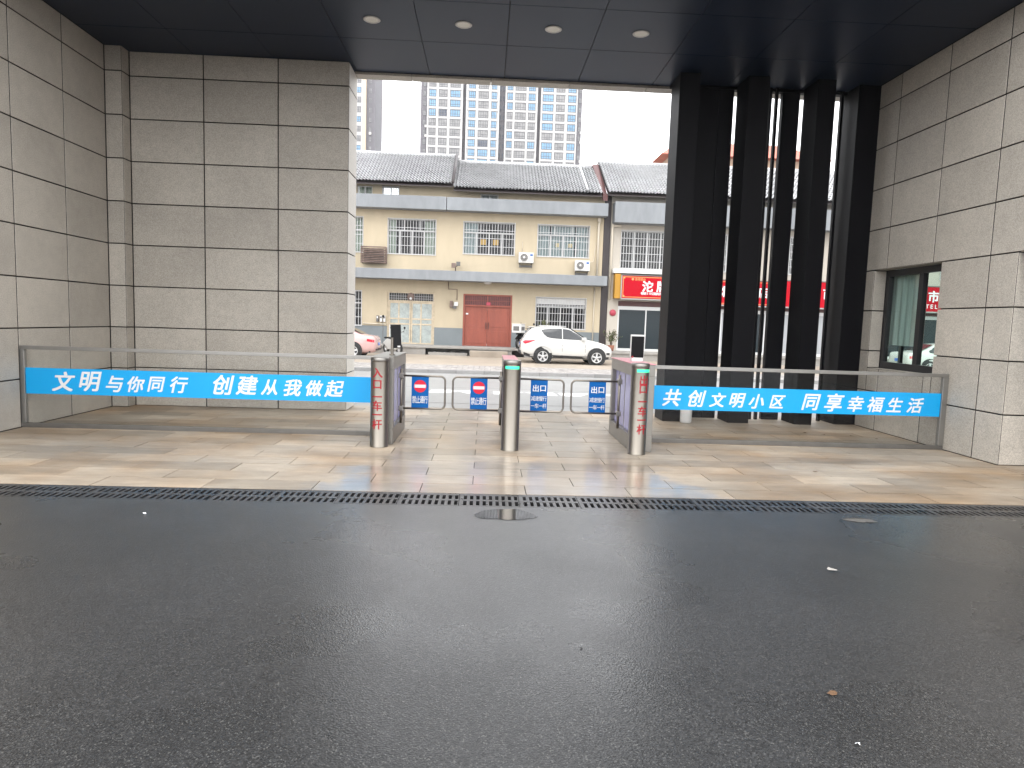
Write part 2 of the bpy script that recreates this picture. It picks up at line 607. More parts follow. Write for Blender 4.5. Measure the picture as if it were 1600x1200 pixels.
def text_row(s, x0, z, em, pitch_):
    return [(ch, x0 + i * pitch_, z, em) for i, ch in enumerate(s) if ch != ' ']


# ================================================================== SETTING: ground, road, pavements
def sheet(name, pts, m, kind='structure'):
    o = MB().add(pts, [tuple(range(len(pts)))]).build(name, m, fix=False)
    return tag(o, kind=kind)

sheet('ground', [(-250, -120, -0.75), (250, -120, -0.75), (250, 300, -0.75), (-250, 300, -0.75)], 'ground')
asph = sheet('asphalt', [(-60, -60, 0), (60, -60, 0), (60, 5.31, 0), (-60, 5.31, 0)], 'asphalt')
ZR = lambda y: -0.43 * (y - 11.42) / (24.0 - 11.42)
road = sheet('road', [(-120, 11.42, -0.012), (120, 11.42, -0.012), (120, 24.0, -0.43), (-120, 24.0, -0.43)], 'road')
# joint lines and paint of the street
mbp = MB()
for x0, l, r_ in ((-3.3, 0, 1), (-1.02, 0, 1), (-0.42, 1, 0), (0.42, 0, 1), (1.22, 1, 0), (1.95, 0, 1), (3.0, 1, 0)):
    y0, y1 = 14.8, 15.75
    w = 0.55
    pts = [(x0 - w * 0.35, y1), (x0 + w, y1), (x0 + w * 0.4, y0), (x0 - w * 0.35, y0)] if r_ else [(x0 - w * 0.5, y1), (x0 + w * 0.8, y1), (x0 + w * 0.8, y0), (x0 + w * 0.1, y0)]
    mbp.add([(px, py, ZR(py) - 0.012 + 0.006) for px, py in pts], [(0, 1, 2, 3)])
tag(mbp.build('road_markings', 'road_paint', fix=False), kind='structure')
mbj = MB()
for yy in (12.3, 16.6, 20.2):
    z_ = ZR(yy) - 0.012 + 0.005
    mbj.add([(-60, yy, z_), (60, yy, z_), (60, yy + 0.05, z_ - 0.0017), (-60, yy + 0.05, z_ - 0.0017)], [(0, 1, 2, 3)])
tag(mbj.build('road_joints', 'pavement_joint', fix=False), kind='structure')

# kerb: stones one by one where they can be told apart
kerb = tag(MB().box(-60, 60, 24.02, 24.16, -0.6, -0.33).build('kerb', 'pavement_joint'), kind='structure')
km = MB().box(0.006, 0.994, 0, 0.18, 0, 0.16).build('kerb_stone', 'kerb', kerb, bevel=0.012, loc=(-10, 23.995, -0.46))
for i in range(1, 34):
    mesh_copy(km, (-10 + i, 23.995, -0.46), kerb)
# pavement of small tiles
pav = tag(MB().box(-60, 60, 24.18, 26.7, -0.6, -0.325).build('street_pavement', 'pavement_joint'), kind='structure')
mbt = MB()
for r_ in range(12):
    for c_ in range(90):
        x = -9 + c_ * 0.42 + (0.21 if r_ % 2 else 0)
        y = 24.185 + r_ * 0.208
        mbt.box(x + 0.01, x + 0.41, y + 0.006, y + 0.2, -0.33, -0.30 + random.uniform(-0.004, 0.004))
tag(mbt.build('pavement_tiles', 'pavement_tile', pav, fix=False), kind='stuff')
# forecourt slopes up to the platform in front of the houses
fo = MB()
prof = [(26.7, -0.31), (30.9, -0.34), (33.05, -0.25), (33.05, -0.7), (26.7, -0.7)]
fo.prism(prof, 'x', -60, 60)
tag(fo.build('forecourt', 'apron'), kind='structure')
pf = MB()
DR = [(-2.9, -0.76), (1.35, 1.95)]
xs = [-60, -2.9, -0.76, 1.35, 1.95, 60]
for a, b in ((-60, -2.9), (-0.76, 1.35), (1.95, 60)):
    pf.box(a, b, 33.0, 35.2, -0.7, 0.068)
for a, b in DR:
    pf.box(a, b, 33.9, 35.2, -0.7, 0.068)
pf.box(-60, 60, 32.94, 35.2, 0.07, 0.15)
tag(pf.build('house_platform', 'concrete'), kind='structure')
o = MB().box(-2.75, -0.85, 32.86, 32.98, -0.4, -0.12).build('drain_wall', 'concrete')
tag(o, 'low grey slab in front of the dark opening under the house platform', 'slab')
o = MB().box(-0.70, 1.12, 32.35, 32.93, -0.5, 0.02).build('door_step', 'apron', bevel=0.02)
tag(o, 'tan concrete step leading up to the red double door', 'step')
for i, (x, w, h, z) in enumerate(((-2.45, 0.3, 0.16, 0), (-1.95, 0.22, 0.13, 0), (-1.55, 0.34, 0.17, 0), (-1.1, 0.24, 0.12, 0))):
    o = MB().lathe([(0.001, 0), (w * 0.4, 0.01), (w * 0.5, h * 0.4), (w * 0.36, h * 0.9), (0.001, h)], 'z', (x, 33.45, -0.24), 9).build('rubble_stone', ['kerb', 'white_plastic'][i % 2])
    tag(o, 'pale rubble lying in the dark opening under the house platform', 'rubble', 'rubble under the platform')
tag(MB().box(-2.88, -0.78, 33.02, 33.9, -0.7, -0.25).build('opening_floor', 'trench'), kind='structure')

# ================================================================== GATEHOUSE
XL, XR = -5.695, 6.058
YB, YP = 10.677, 10.461
ZC = 5.346
ROWS = [0.0, 0.597, 1.223, 1.85, 2.477, 3.103, 3.73, 4.357, 4.983, 5.344]
YF = 7.38         # front edge of the roof
YW = 4.3          # front end of the side walls
TH, JT = 0.03, 0.008
gh = empty('gatehouse', (0, 11, 0), 'stone clad gatehouse with dark ceiling and black columns beside its street opening', 'gatehouse')
GI = Matrix.Translation((0, 11, 0)).inverted()
def gpart(mb, name, m, parent=None, **k):
    o = mb.build(name, m, parent or gh, **k)
    if (parent or gh) is gh:
        o.matrix_parent_inverse = GI
    return o

_pc = {}
def panel(parent, u0, u1, z0, z1, place, m='granite', th=TH, j=JT):
    """one cladding stone; place(u, d, z) -> world point, d = how far it stands out of the wall face (negative: into the wall)"""
    a = [place(u, d, z) for d in (-th, 0) for u, z in ((u0 + j, z0 + j), (u1 - j, z0 + j), (u1 - j, z1 - j), (u0 + j, z1 - j))]
    c = 0.004
    a += [place(u, 0.0, z) for u, z in ((u0 + j + c, z0 + j + c), (u1 - j - c, z0 + j + c), (u1 - j - c, z1 - j - c), (u0 + j + c, z1 - j - c))]
    f4 = [place(u, -c, z) for u, z in ((u0 + j, z0 + j), (u1 - j, z0 + j), (u1 - j, z1 - j), (u0 + j, z1 - j))]
    v = a[:4] + f4 + a[8:]
    fs = [(0, 1, 2, 3)]
    for i in range(4):
        k = (i + 1) % 4
        fs.append((i, k, 4 + k, 4 + i))
        fs.append((4 + i, 4 + k, 8 + k, 8 + i))
    fs.append((8, 9, 10, 11))
    mb = MB().add(v, fs)
    mb.m = [0] + [1, 0] * 4 + [0]
    o = mb.build('panel', [m, 'joint_dark'], parent)
    o.parent = parent
    o.matrix_parent_inverse = parent.matrix_world.inverted() if parent.parent is None else Matrix.Identity(4)
    return o

def clad(wall, us, zs, place, holes=(), m='granite'):
    for u0, u1 in zip(us, us[1:]):
        for z0, z1 in zip(zs, zs[1:]):
            for r in holed((u0, u1, z0, z1), holes):
                panel(wall, *r, place, m)

bpy.context.view_layer.update()
# left side wall
wl_ = gpart(MB().box(XL - 0.5, XL - TH, YW, YP - 0.001, -0.2, ZC - 0.006), 'side_wall', 'joint_dark')
clad(wl_, [4.3, 5.38, 6.40, 7.42, 8.446, 9.467, YP], ROWS, lambda u, d, z: (XL + d, u, z))
# pilaster and street wall on the left
XP = -5.445
XE = -2.170        # lit end face at the opening
YO = 11.31
wb = MB()
wb.box(XL - 0.5, XP - TH, YP + TH, YO, -0.2, ZC - 0.006)
wb.box(XP - TH + 0.001, XE - TH, YB + TH, YO - TH, -0.2, ZC - 0.006)
wb = gpart(wb, 'street_wall', 'joint_dark')
clad(wb, [XL, XP], ROWS, lambda u, d, z: (u, YP - d, z))
clad(wb, [YP, YB], ROWS, lambda u, d, z: (XP + d, u, z))
clad(wb, [-5.445, -4.354, -3.24, XE], ROWS, lambda u, d, z: (u, YB - d, z))
clad(wb, [YB, YO], ROWS[:-1] + [5.336], lambda u, d, z: (XE + d, u, z), m='granite_skylit')
# right side wall with window and door recess
WIN = (8.83, 10.37, 0.955, 2.477)
REC = (6.35, 7.52, -0.5, 2.477)
GROW = lambda h: (h[0] - TH - 0.002, h[1] + TH + 0.002, h[2] - TH - 0.002, h[3] + TH + 0.002)
wr_ = MB()
for r in holed((YW, 10.604, -0.2, ZC - 0.006), [GROW(WIN), GROW(REC)]):
    wr_.box(XR + TH, XR + 0.34, r[0], r[1], r[2], r[3])
wr_ = gpart(wr_, 'side_wall', 'joint_dark')
RY = [4.84, 5.88, 6.92, 7.96, 9.0, 10.06, 10.604]
clad(wr_, [4.3] + RY, ROWS, lambda u, d, z: (XR - d, u, z), [WIN, REC])
# reveals of the window and the recess
clad(wr_, [XR + 0.001, XR + 0.2], [0.955, 1.223, 1.85, 2.477], lambda u, d, z: (u, WIN[1] - d, z))
clad(wr_, [XR + 0.001, XR + 0.2], [0.955, 1.223, 1.85, 2.477], lambda u, d, z: (u, WIN[0] + d, z))
panel(wr_, WIN[0], WIN[1], XR + 0.001, XR + 0.2, lambda u, d, z: (z, u, 2.477 - d))
panel(wr_, WIN[0], WIN[1], XR + 0.001, XR + 0.2, lambda u, d, z: (z, u, 0.955 + d))
clad(wr_, [XR + 0.001, XR + 0.9], [0, 0.597, 1.223, 1.85, 2.477], lambda u, d, z: (u, REC[1] - d, z))
panel(wr_, REC[0], REC[1], XR + 0.001, XR + 0.9, lambda u, d, z: (z, u, 2.477 - d))
dr = gpart(MB().box(XR + 0.9, XR + 0.95, REC[0], REC[1], 0.0, 2.476), 'door', 'window_black')
# guard room behind the right wall
GX0, GX1, GY0, GY1 = XR + 0.34, XR + 3.6, 7.7, 10.9
gr = MB()
gr.box(GX0, GX1, GY0, GY0 + 0.1, 0, 3.0)
gr.box(GX1, GX1 + 0.1, GY0, GY1 + 0.1, 0, 3.0)
gr.box(GX0, GX1 + 0.1, GY0, GY1 + 0.1, 3.0, 3.1)
gr.box(GX0, GX1 + 0.1, GY0, GY1 + 0.1, -0.1, 0.02)
for r in holed((GX0 - 0.3, GX1, 0.02, 3.0), [(XR + 0.5, GX1 - 0.2, 0.85, 2.6)]):
    gr.box(r[0], r[1], GY1, GY1 + 0.1, r[2], r[3])
gr.box(XR + 0.26, XR + 0.34, 10.605, 10.9, -0.2, ZC - 0.01)
gpart(gr, 'guard_room', 'room_wall')
gw = MB()
for x in (XR + 0.5, 6.93, 7.68, 8.5, GX1 - 0.25):
    gw.box(x, x + 0.05, GY1 + 0.02, GY1 + 0.08, 0.85, 2.6)
gw = gpart(gw, 'window', 'window_black')
MB().box(XR + 0.5, GX1 - 0.2, GY1 + 0.045, GY1 + 0.051, 0.85, 2.6).build('pane', 'glass_green', gw)
# sliding window
XW = XR + 0.2
wf = MB()
y0, y1, z0, z1 = WIN
y0 += 0.0; f_ = 0.075
wf.box(XW, XW + 0.07, y0, y1, z0, z0 + f_ + 0.03)
wf.box(XW, XW + 0.07, y0, y1, z1 - f_ - 0.02, z1)
wf.box(XW, XW + 0.07, y1 - f_, y1, z0 + f_ + 0.031, z1 - f_ - 0.021)
wf.box(XW, XW + 0.07, y0, y0 + f_, z0 + f_ + 0.031, z1 - f_ - 0.021)
wf.box(XW, XW + 0.07, 9.52 - 0.05, 9.52 + 0.05, z0 + f_ + 0.031, z1 - f_ - 0.021)
wf = gpart(wf, 'window', 'window_black')
for a, b in ((y0 + f_, 9.47), (9.57, y1 - f_)):
    MB().box(XW + 0.035, XW + 0.041, a, b, z0 + 0.1, z1 - 0.09).build('pane', 'glass_green', wf)
cu = MB()
n_ = 40
vs, fs = [], []
for i in range(n_ + 1):
    yy = 9.6 + i * 1.05 / n_
    xx = XW + 0.16 + 0.02 * math.sin(i * 1.1)
    vs += [(xx, yy, 1.32), (xx, yy, 2.42)]
for i in range(n_):
    fs.append((2 * i, 2 * i + 2, 2 * i + 3, 2 * i + 1))
cu.add(vs, fs, 0, True).build('curtain', 'curtain_grey', wf, fix=False)
wf.matrix_parent_inverse = GI

# roof, ceiling panels, lintel
rf = gpart(MB().box(XL - 0.6, XR + 0.6, YF - 0.05, YO - 0.02, ZC + 0.03, ZC + 1.3), 'roof', 'joint_dark')
CX = [XL - 0.0, -4.50, -3.32, -2.14, -0.99, 0.19, 1.37, 2.56, 3.74, 4.92, XR]
CY = [YF, 8.571, 9.80, 11.085]
for a, b in zip(CX, CX[1:]):
    for c, d in zip(CY, CY[1:]):
        v = MB()
        j = 0.005
        v.box(a + j, b - j, c + j, d - j, ZC, ZC + 0.029)
        v.build('ceiling_panel', 'ceiling_panel', rf)
ln = gpart(MB().box(XE - TH, XR + 0.5, 11.09, YO - TH, ZC + 0.0, ZC + 1.2), 'lintel', 'joint_dark')
for a, b in zip([XE, -1.28, -0.02, 1.24, 2.49, 3.74, 5.0], [-1.28, -0.02, 1.24, 2.49, 3.74, 5.0, XR + 0.4]):
    MB().box(a + 0.004, b - 0.004, 11.087, YO - 0.002, 5.306, 5.345).build('panel', 'granite', ln, bevel=0.003)

# black metal columns
FB = lambda x0, x1, y0, y1: MB().box(x0, x1, y0, y1, 0.0, ZC - 0.002)
for x0, x1 in ((2.85, 3.16), (3.905, 4.24), (4.99, 5.27)):
    gpart(FB(x0, x1, 10.45, 10.94), 'column', 'fin_black', bevel=0.006)
for x0, x1, ya in ((3.27, 3.636, 10.97), (3.642, 3.876, 10.97), (4.668, 4.952, 10.97), (5.715, XR + 0.25, 10.606)):
    gpart(FB(x0, x1, ya, 11.07), 'column', 'fin_black', bevel=0.006)
for x in (4.432, 4.535, 5.605):
    gpart(FB(x, x + 0.042, 10.92, 10.98), 'slim_bar', 'fin_black')
hb = gpart(MB().box(2.85, 6.045, 10.95, 11.06, ZC - 0.05, ZC - 0.003), 'head_rail', 'fin_black')

# paving planks of the gateway
gf = tag(MB().box(XL - 0.01, XR + 0.95, 5.72, 11.42, -0.2, -0.012).build('gateway_floor', 'joint_dark'), kind='structure')
nr = 17
for k in range(nr):
    ya = 5.722 + 0.332 * k
    yb = ya + 0.332 - 0.007
    x = -5.69 - 0.93 + ((-0.527 if k % 2 == 0 else -0.07) - (-5.69)) % 0.93
    while x < XR:
        a, b = max(x, XL + 0.002), min(x + 0.923, XR - 0.002)
        if b - a > 0.03:
            dz = random.uniform(-0.0015, 0.0015)
            MB().box(a, b, ya, yb, -0.03, dz).build('plank', 'plank', gf, bevel=0.0)
        x += 0.93

MB().box(XR - 0.001, XR + 0.9, REC[0] + 0.001, REC[1] - 0.001, -0.03, 0.003).build('threshold_slab', 'plank', gf)

# drain with grates
tr = MB()
tr.box(-30, 30, 5.312, 5.72, -0.32, -0.28)
tr.box(-30, 30, 5.312, 5.33, -0.28, -0.03)
tr.box(-30, 30, 5.70, 5.718, -0.28, -0.03)
tag(tr.build('drain_channel', 'trench'), kind='structure')
edge = MB().box(-30, 30, 5.312, 5.328, -0.029, -0.002).box(-30, 30, 5.702, 5.718, -0.029, -0.002)
tag(edge.build('drain_edge', 'cast_iron'), kind='structure')
g = MB()
L_ = 0.497
y0, y1 = 5.331, 5.699
slot0, pitch_, sw = 0.034, 0.0535, 0.028
rails = [(y0, y0 + 0.03), ((y0 + y1) / 2 - 0.024, (y0 + y1) / 2 + 0.024), (y1 - 0.04, y1)]
for a, b in rails:
    g.box(0, L_, a, b, -0.03, 0.0)
for (ya, yb) in ((rails[0][1], rails[1][0]), (rails[1][1], rails[2][0])):
    xs_ = [0.0]
    for i in range(9):
        xs_ += [slot0 + i * pitch_, slot0 + i * pitch_ + sw]
    xs_.append(L_)
    for i in range(0, len(xs_), 2):
        g.box(xs_[i], xs_[i + 1], ya, yb, -0.03, -0.0008)
g0 = g.build('drain_grate', 'cast_iron', loc=(-6.2, 0, -0.002), fix=False)
tag(g0, 'black cast iron slotted drain grate in the line between asphalt and paving', 'grate', 'drain grates along the asphalt edge')
for i in range(1, 26):
    c_ = mesh_copy(g0, (-6.2 - 0.005 + i * 0.5025, 0, -0.002 + random.uniform(-0.0025, 0.001)))

# puddles: thin films of water lying in the asphalt's hollows
def puddle(cx, cy, rx, ry, label, seed):
    rnd = random.Random(seed)
    n_ = 40
    ph = [rnd.uniform(0, 6.28) for _ in range(4)]
    pts = []
    for i in range(n_):
        t = 2 * math.pi * i / n_
        k = 1 + 0.10 * math.sin(2 * t + ph[0]) + 0.07 * math.sin(3 * t + ph[1]) + 0.05 * math.sin(5 * t + ph[2]) + 0.03 * math.sin(9 * t + ph[3])
        pts.append((cx + rx * k * math.cos(t), min(5.305, cy + ry * k * math.sin(t))))
    mb = MB().add([(*p, 0.003) for p in pts], [tuple(range(n_))])
    o = mb.build('puddle', 'water_film', fix=False)
    tag(o, label, 'puddle')
puddle(0.2, 5.10, 0.215, 0.16, 'small clear puddle mirroring the middle steel pillar', 3)
puddle(3.05, 5.14, 0.13, 0.06, 'faint shallow puddle beside the grates towards the window wall', 5)

# ================================================================== THINGS UNDER THE ROOF
dl0 = empty('downlight', (-1.585, 9.18, ZC), 'unlit round ceiling light, first of the row, nearest the stone street wall', 'ceiling light', 'round ceiling lights over the gateway')
MB().lathe([(0.105, 0.0), (0.112, -0.006), (0.098, -0.014), (0.082, -0.008)], 'z', (0, 0, 0), 28).build('trim_ring', 'white_plastic', dl0)
MB().lathe([(0.083, -0.007), (0.06, -0.006), (0.0005, -0.005)], 'z', (0, 0, 0), 28).build('lens', 'lamp_lens', dl0)
for x, lb in ((-0.395, 'unlit round ceiling light, second from the stone wall, above the no entry swing leaves'),
              (0.785, 'unlit round ceiling light, third from the stone wall, just past the middle pillar'),
              (1.948, 'unlit round ceiling light, last of the row, next to the black columns')):
    d = copy_tree(dl0)
    d.location = (x, 9.195, ZC)
    d['label'] = lb

# glass barriers with blue slogan strips
def barrier(x0, x1, xj, yc, ztop, zb0, zb1, chars, label, side):
    t = empty('glass_barrier', ((x0 + x1) / 2, yc, 0), label, 'glass barrier', 'glass barriers with blue slogans')
    inv = Matrix.Translation((-(x0 + x1) / 2, -yc, 0))
    def P(mb, name, m, par=t, **k):
        o = mb.build(name, m, par, **k)
        if par is t:
            o.matrix_parent_inverse = inv
        return o
    P(MB().box(x0, x1, yc - 0.025, yc + 0.025, ztop - 0.045, ztop), 'top_rail', 'aluminium', bevel=0.004)
    P(MB().box(x0, x1, yc - 0.025, yc + 0.025, 0.0, 0.055), 'bottom_rail', 'rail_dull', bevel=0.004)
    xp = (x0, x0 + 0.055) if side < 0 else (x1 - 0.075, x1)
    P(MB().box(xp[0], xp[1], yc - 0.027, yc + 0.027, 0.056, ztop - 0.046), 'end_post', 'aluminium', bevel=0.004)
    a0 = x0 + (0.056 if side < 0 else 0.0)
    a1 = x1 - (0.076 if side > 0 else 0.0)
    for a, b in ((a0, xj - 0.003), (xj + 0.003, a1)):
        P(MB().box(a, b, yc - 0.004, yc + 0.004, 0.056, ztop - 0.046), 'pane', 'glass')
    ba = P(MB().box(a0, a1, yc - 0.0065, yc - 0.0045, zb0, zb1), 'slogan_strip', 'banner_blue')
    text_parts(ba, [(c, x, z, em / 0.93) for c, x, z, em in chars], yc - 0.0075, 'print_white', 0.22, 0.022)
    return t

LC = [('文', -5.186, 0.581, 0.237), ('明', -4.872, 0.59, 0.25), ('与', -4.576, 0.568, 0.207), ('你', -4.32, 0.57, 0.195), ('同', -4.068, 0.577, 0.195), ('行', -3.793, 0.579, 0.201),
      ('创', -3.257, 0.594, 0.243), ('建', -2.95, 0.597, 0.237), ('从', -2.665, 0.581, 0.195), ('我', -2.389, 0.582, 0.207), ('做', -2.126, 0.584, 0.195), ('起', -1.869, 0.585, 0.207)]
RC = [('共', 2.434, 0.591, 0.219), ('创', 2.743, 0.587, 0.213), ('文', 3.03, 0.576, 0.183), ('明', 3.281, 0.577, 0.192), ('小', 3.543, 0.572, 0.189), ('区', 3.815, 0.573, 0.183),
      ('同', 4.259, 0.582, 0.219), ('享', 4.564, 0.584, 0.231), ('幸', 4.852, 0.573, 0.201), ('福', 5.115, 0.574, 0.198), ('生', 5.381, 0.575, 0.195), ('活', 5.651, 0.576, 0.195)]
barrier(-5.70, -1.315, -3.51, 8.48, 1.012, 0.420, 0.742, LC, 'glass barrier with blue slogan strip between the far stone wall and the entrance pillar', -1)
barrier(2.0, 6.06, 3.99, 8.50, 1.0, 0.435, 0.742, RC, 'glass barrier with blue slogan strip between the exit pillar and the window wall', 1)

# steel pillars, cabinets, swing leaves
def pillar(x, y, h, chars, led, label, ang=0.0):
    t = empty('steel_pillar', (x, y, 0), label, 'pillar', 'brushed steel pillars of the turnstiles')
    R_ = 0.104
    MB().lathe([(R_ + 0.002, 0.0), (R_ + 0.002, 0.01), (R_, 0.012), (R_, h - 0.05)], 'z', (0, 0, 0), 48).build('shaft', 'steel', t)
    MB().lathe([(R_, h - 0.048), (R_ + 0.002, h - 0.046), (R_ + 0.002, h - 0.008), (R_ - 0.006, h), (0.0005, h)], 'z', (0, 0, 0), 48).build('cap', 'steel_matte', t)
    if led:
        v, f = [], []
        n_ = 12
        for i in range(n_ + 1):
            a = ang + math.radians(-48) + math.radians(96) * i / n_
            for z in (h - 0.1, h - 0.066):
                v.append(((R_ + 0.003) * math.sin(a), -(R_ + 0.003) * math.cos(a), z))
        for i in range(n_):
            f.append((2 * i, 2 * i + 2, 2 * i + 3, 2 * i + 1))
        MB().add(v, f).build('status_light', 'led_green', t, fix=False)
    for it in chars or ():
        mb = MB()
        text_flat(mb, [it], 0.0, 0, 0.022)
        me = bpy.data.meshes.new('character')
        me.from_pydata(mb.v, [], mb.f)
        bm = bmesh.new()
        bm.from_mesh(me)
        k = -0.09
        while k < 0.09:
            bmesh.ops.bisect_plane(bm, geom=bm.verts[:] + bm.edges[:] + bm.faces[:], plane_co=(k, 0, 0), plane_no=(1, 0, 0), dist=1e-6)
            k += 0.008
        for q in bm.verts:
            a, rq = ang + q.co.x / R_, R_ + 0.0015 - q.co.y
            q.co.x, q.co.y = rq * math.sin(a), -rq * math.cos(a)
        bm.to_mesh(me)
        bm.free()
        me.materials.append(MT['print_red'])
        o = bpy.data.objects.new('character', me)
        C.objects.link(o)
        o.parent = t
    return t

e_ = 0.122
pillar(-1.2, 7.78, 1.04, [('入', 0, 0.866, e_), ('口', 0, 0.732, e_), ('一', 0, 0.592, e_), ('车', 0, 0.488, e_), ('一', 0, 0.385, e_), ('杆', 0, 0.273, e_)], False,
       'brushed steel pillar lettered in red for the entrance, without a green light', -0.13)
pillar(0.325, 7.745, 1.055, None, True, 'plain brushed steel pillar with green light, in the middle of the gateway', 0.0)
pillar(1.812, 7.70, 1.065, [('出', 0, 0.874, e_), ('口', 0, 0.772, e_), ('一', 0, 0.628, e_), ('车', 0, 0.515, e_), ('一', 0, 0.414, e_), ('杆', 0, 0.305, e_)], True,
       'brushed steel pillar lettered in red for the exit, with a green light', 0.27)

def cabinet(x0, x1, y0, y1, h, lanes, label, top='steel_matte', hy=8.5):
    """lanes: sides (-1/+1) that face a lane and carry a violet window"""
    t = empty('turnstile_cabinet', ((x0 + x1) / 2, (y0 + y1) / 2, 0), label, 'turnstile', 'turnstile cabinets behind the steel pillars')
    inv = Matrix.Translation((-(x0 + x1) / 2, -(y0 + y1) / 2, 0))
    def P(mb, name, m, par=t, **k):
        o = mb.build(name, m, par, **k)
        if par is t:
            o.matrix_parent_inverse = inv
        return o
    b = MB()
    b.box(x0, x1, y0, y1, 0, 0.19)
    b.box(x0, x1, y0, y1, h - 0.15, h - 0.01)
    b.box(x0, x1, y0, y0 + 0.09, 0.191, h - 0.151)
    b.box(x0, x1, y1 - 0.09, y1, 0.191, h - 0.151)
    P(b, 'body', 'steel_matte', bevel=0.004)
    P(MB().box(x0 - 0.008, x1 + 0.008, y0 - 0.008, y1 + 0.008, h - 0.009, h), 'top', top, bevel=0.003)
    xi0, xi1 = x0 + 0.025, x1 - 0.025
    P(MB().box(xi0 + 0.03, xi1 - 0.03, y0 + 0.091, y1 - 0.091, 0.191, h - 0.151), 'window', 'acrylic_violet')
    for s in lanes:
        xf = x1 if s > 0 else x0
        q = MB()
        for yy in (y0 + 0.5, y0 + 0.9):
            q.box(xf - s * 0.02, xf - s * 0.012, yy, yy + 0.012, 0.191, h - 0.151)
        P(q, 'window_bars', 'aluminium')
        xh = xf + s * 0.02
        P(MB().tube([(xh, hy, 0.17), (xh, hy, 0.86)], 0.017, 10), 'hinge_post', 'steel')
        for z in (0.36, 0.775):
            P(MB().box(xh - 0.03, xh + 0.03, hy - 0.035, hy + 0.035, z - 0.032, z + 0.032), 'clamp', 'steel_matte', bevel=0.006)
    return t

cabinet(-1.32, -1.06, 7.9, 9.12, 1.04, [1], 'steel turnstile cabinet with violet window behind the entrance pillar')
cabinet(0.243, 0.407, 7.86, 9.12, 1.04, [-1, 1], 'narrow steel turnstile cabinet hidden behind the plain middle pillar', 'pink_top')
cabinet(1.762, 2.02, 7.82, 9.2, 1.05, [-1], 'steel turnstile cabinet with pinkish top behind the exit pillar', 'pink_top')

def leaf(xh, xe, hy, label, kind):
    t = empty('swing_leaf', (xh, hy, 0), label, 'swing gate', 'swing leaves of the turnstiles')
    inv = Matrix.Translation((-xh, -hy, 0))
    s = 1 if xe > xh else -1
    zt, zb, rr = 0.775, 0.36, 0.06
    pts = [(xh, hy, zt)]
    cx = xe - s * rr
    for i in range(7):
        a = math.pi / 2 * i / 6
        pts.append((cx + s * rr * math.sin(a), hy, zt - rr + rr * math.cos(a)))
    for i in range(7):
        a = math.pi / 2 * i / 6
        pts.append((cx + s * rr * math.cos(a), hy, zb + rr - rr * math.sin(a)))
    pts.append((xh, hy, zb))
    o = MB().tube(pts, 0.0125, 10).build('frame', 'steel', t)
    o.matrix_parent_inverse = inv
    xc = kind[1]
    w = 0.215
    sg = MB().box(xc - w / 2, xc + w / 2, hy - 0.006, hy + 0.006, zb + 0.011, zt - 0.0125).build('sign', 'sign_blue', t)
    sg.matrix_parent_inverse = inv
    y = hy - 0.0075
    if kind[0] == 'no':
        d = MB()
        n_ = 36
        cz = 0.645
        d.add([(xc + 0.079 * math.cos(2 * math.pi * i / n_), y, cz + 0.079 * math.sin(2 * math.pi * i / n_)) for i in range(n_)], [tuple(range(n_))])
        d.build('red_disc', 'sign_red', sg, fix=False)
        MB().box(xc - 0.07, xc + 0.07, y - 0.001, y - 0.0005, cz - 0.02, cz + 0.02).build('white_bar', 'print_white', sg)
        text_parts(sg, [(c, xc - 0.073 + i * 0.049, 0.475, 0.062) for i, c in enumerate('禁止通行')], y, 'print_white', 0, 0.012, 0.85, 1.6)
    else:
        text_parts(sg, [('出', xc - 0.043, 0.66, 0.092), ('口', xc + 0.05, 0.66, 0.092)], y, 'print_white', 0, 0.02)
        text_parts(sg, [(c, xc - 0.075 + i * 0.05, 0.53, 0.055) for i, c in enumerate('减速慢行')], y, 'print_white', 0, 0.004, 1, 1.25)
        text_parts(sg, [(c, xc - 0.075 + i * 0.05, 0.435, 0.055) for i, c in enumerate('一车一杆')], y, 'print_white', 0, 0.004, 1, 1.25)
    return t
leaf(-1.035, -0.487, 8.5, 'steel swing leaf with no entry sign, hinged beside the entrance pillar', ('no', -0.802))
leaf(0.218, -0.388, 8.5, 'steel swing leaf with no entry sign, hinged on the middle pillar', ('no', -0.058))
leaf(0.432, 1.025, 8.5, 'steel swing leaf with blue exit sign, hinged on the middle pillar', ('exit', 0.71))
leaf(1.74, 1.125, 8.5, 'steel swing leaf with blue exit sign, hinged beside the exit pillar', ('exit', 1.46))

# face terminals on the cabinets
t = empty('face_terminal', (-1.17, 8.3, 1.04), 'black slanted terminal on a steel post above the entrance pillar, seen from behind', 'terminal')
MB().cyl((0.035, 0, 0), 0.018, 0.0, 0.215, 'z', 14).cyl((0.035, 0, 0), 0.035, 0.0, 0.012, 'z', 14).build('post', 'steel', t)
b = MB().box(-0.062, 0.062, 0.02, 0.05, 0, 0.29).build('case', 'black_plastic', t, bevel=0.006)
b.location = (0.09, 0, 0.085)
b.rotation_euler = (0, math.radians(-3), math.radians(12))
l_ = MB().box(0.012, 0.045, 0.012, 0.019, 0.01, 0.03).build('socket', 'white_plastic', b)
t = empty('face_terminal', (1.90, 8.3, 1.05), 'face terminal with dark screen and white casing facing us above the exit pillar', 'terminal')
MB().box(-0.07, 0.07, -0.045, 0.075, 0, 0.05).build('base', 'white_plastic', t, bevel=0.008)
b = MB().box(-0.087, 0.087, 0, 0.035, 0.045, 0.335).build('case', 'white_plastic', t, bevel=0.006)
b.location = (0.005, 0, 0)
MB().box(-0.079, 0.079, -0.004, -0.0005, 0.052, 0.315).build('screen', 'screen', b)
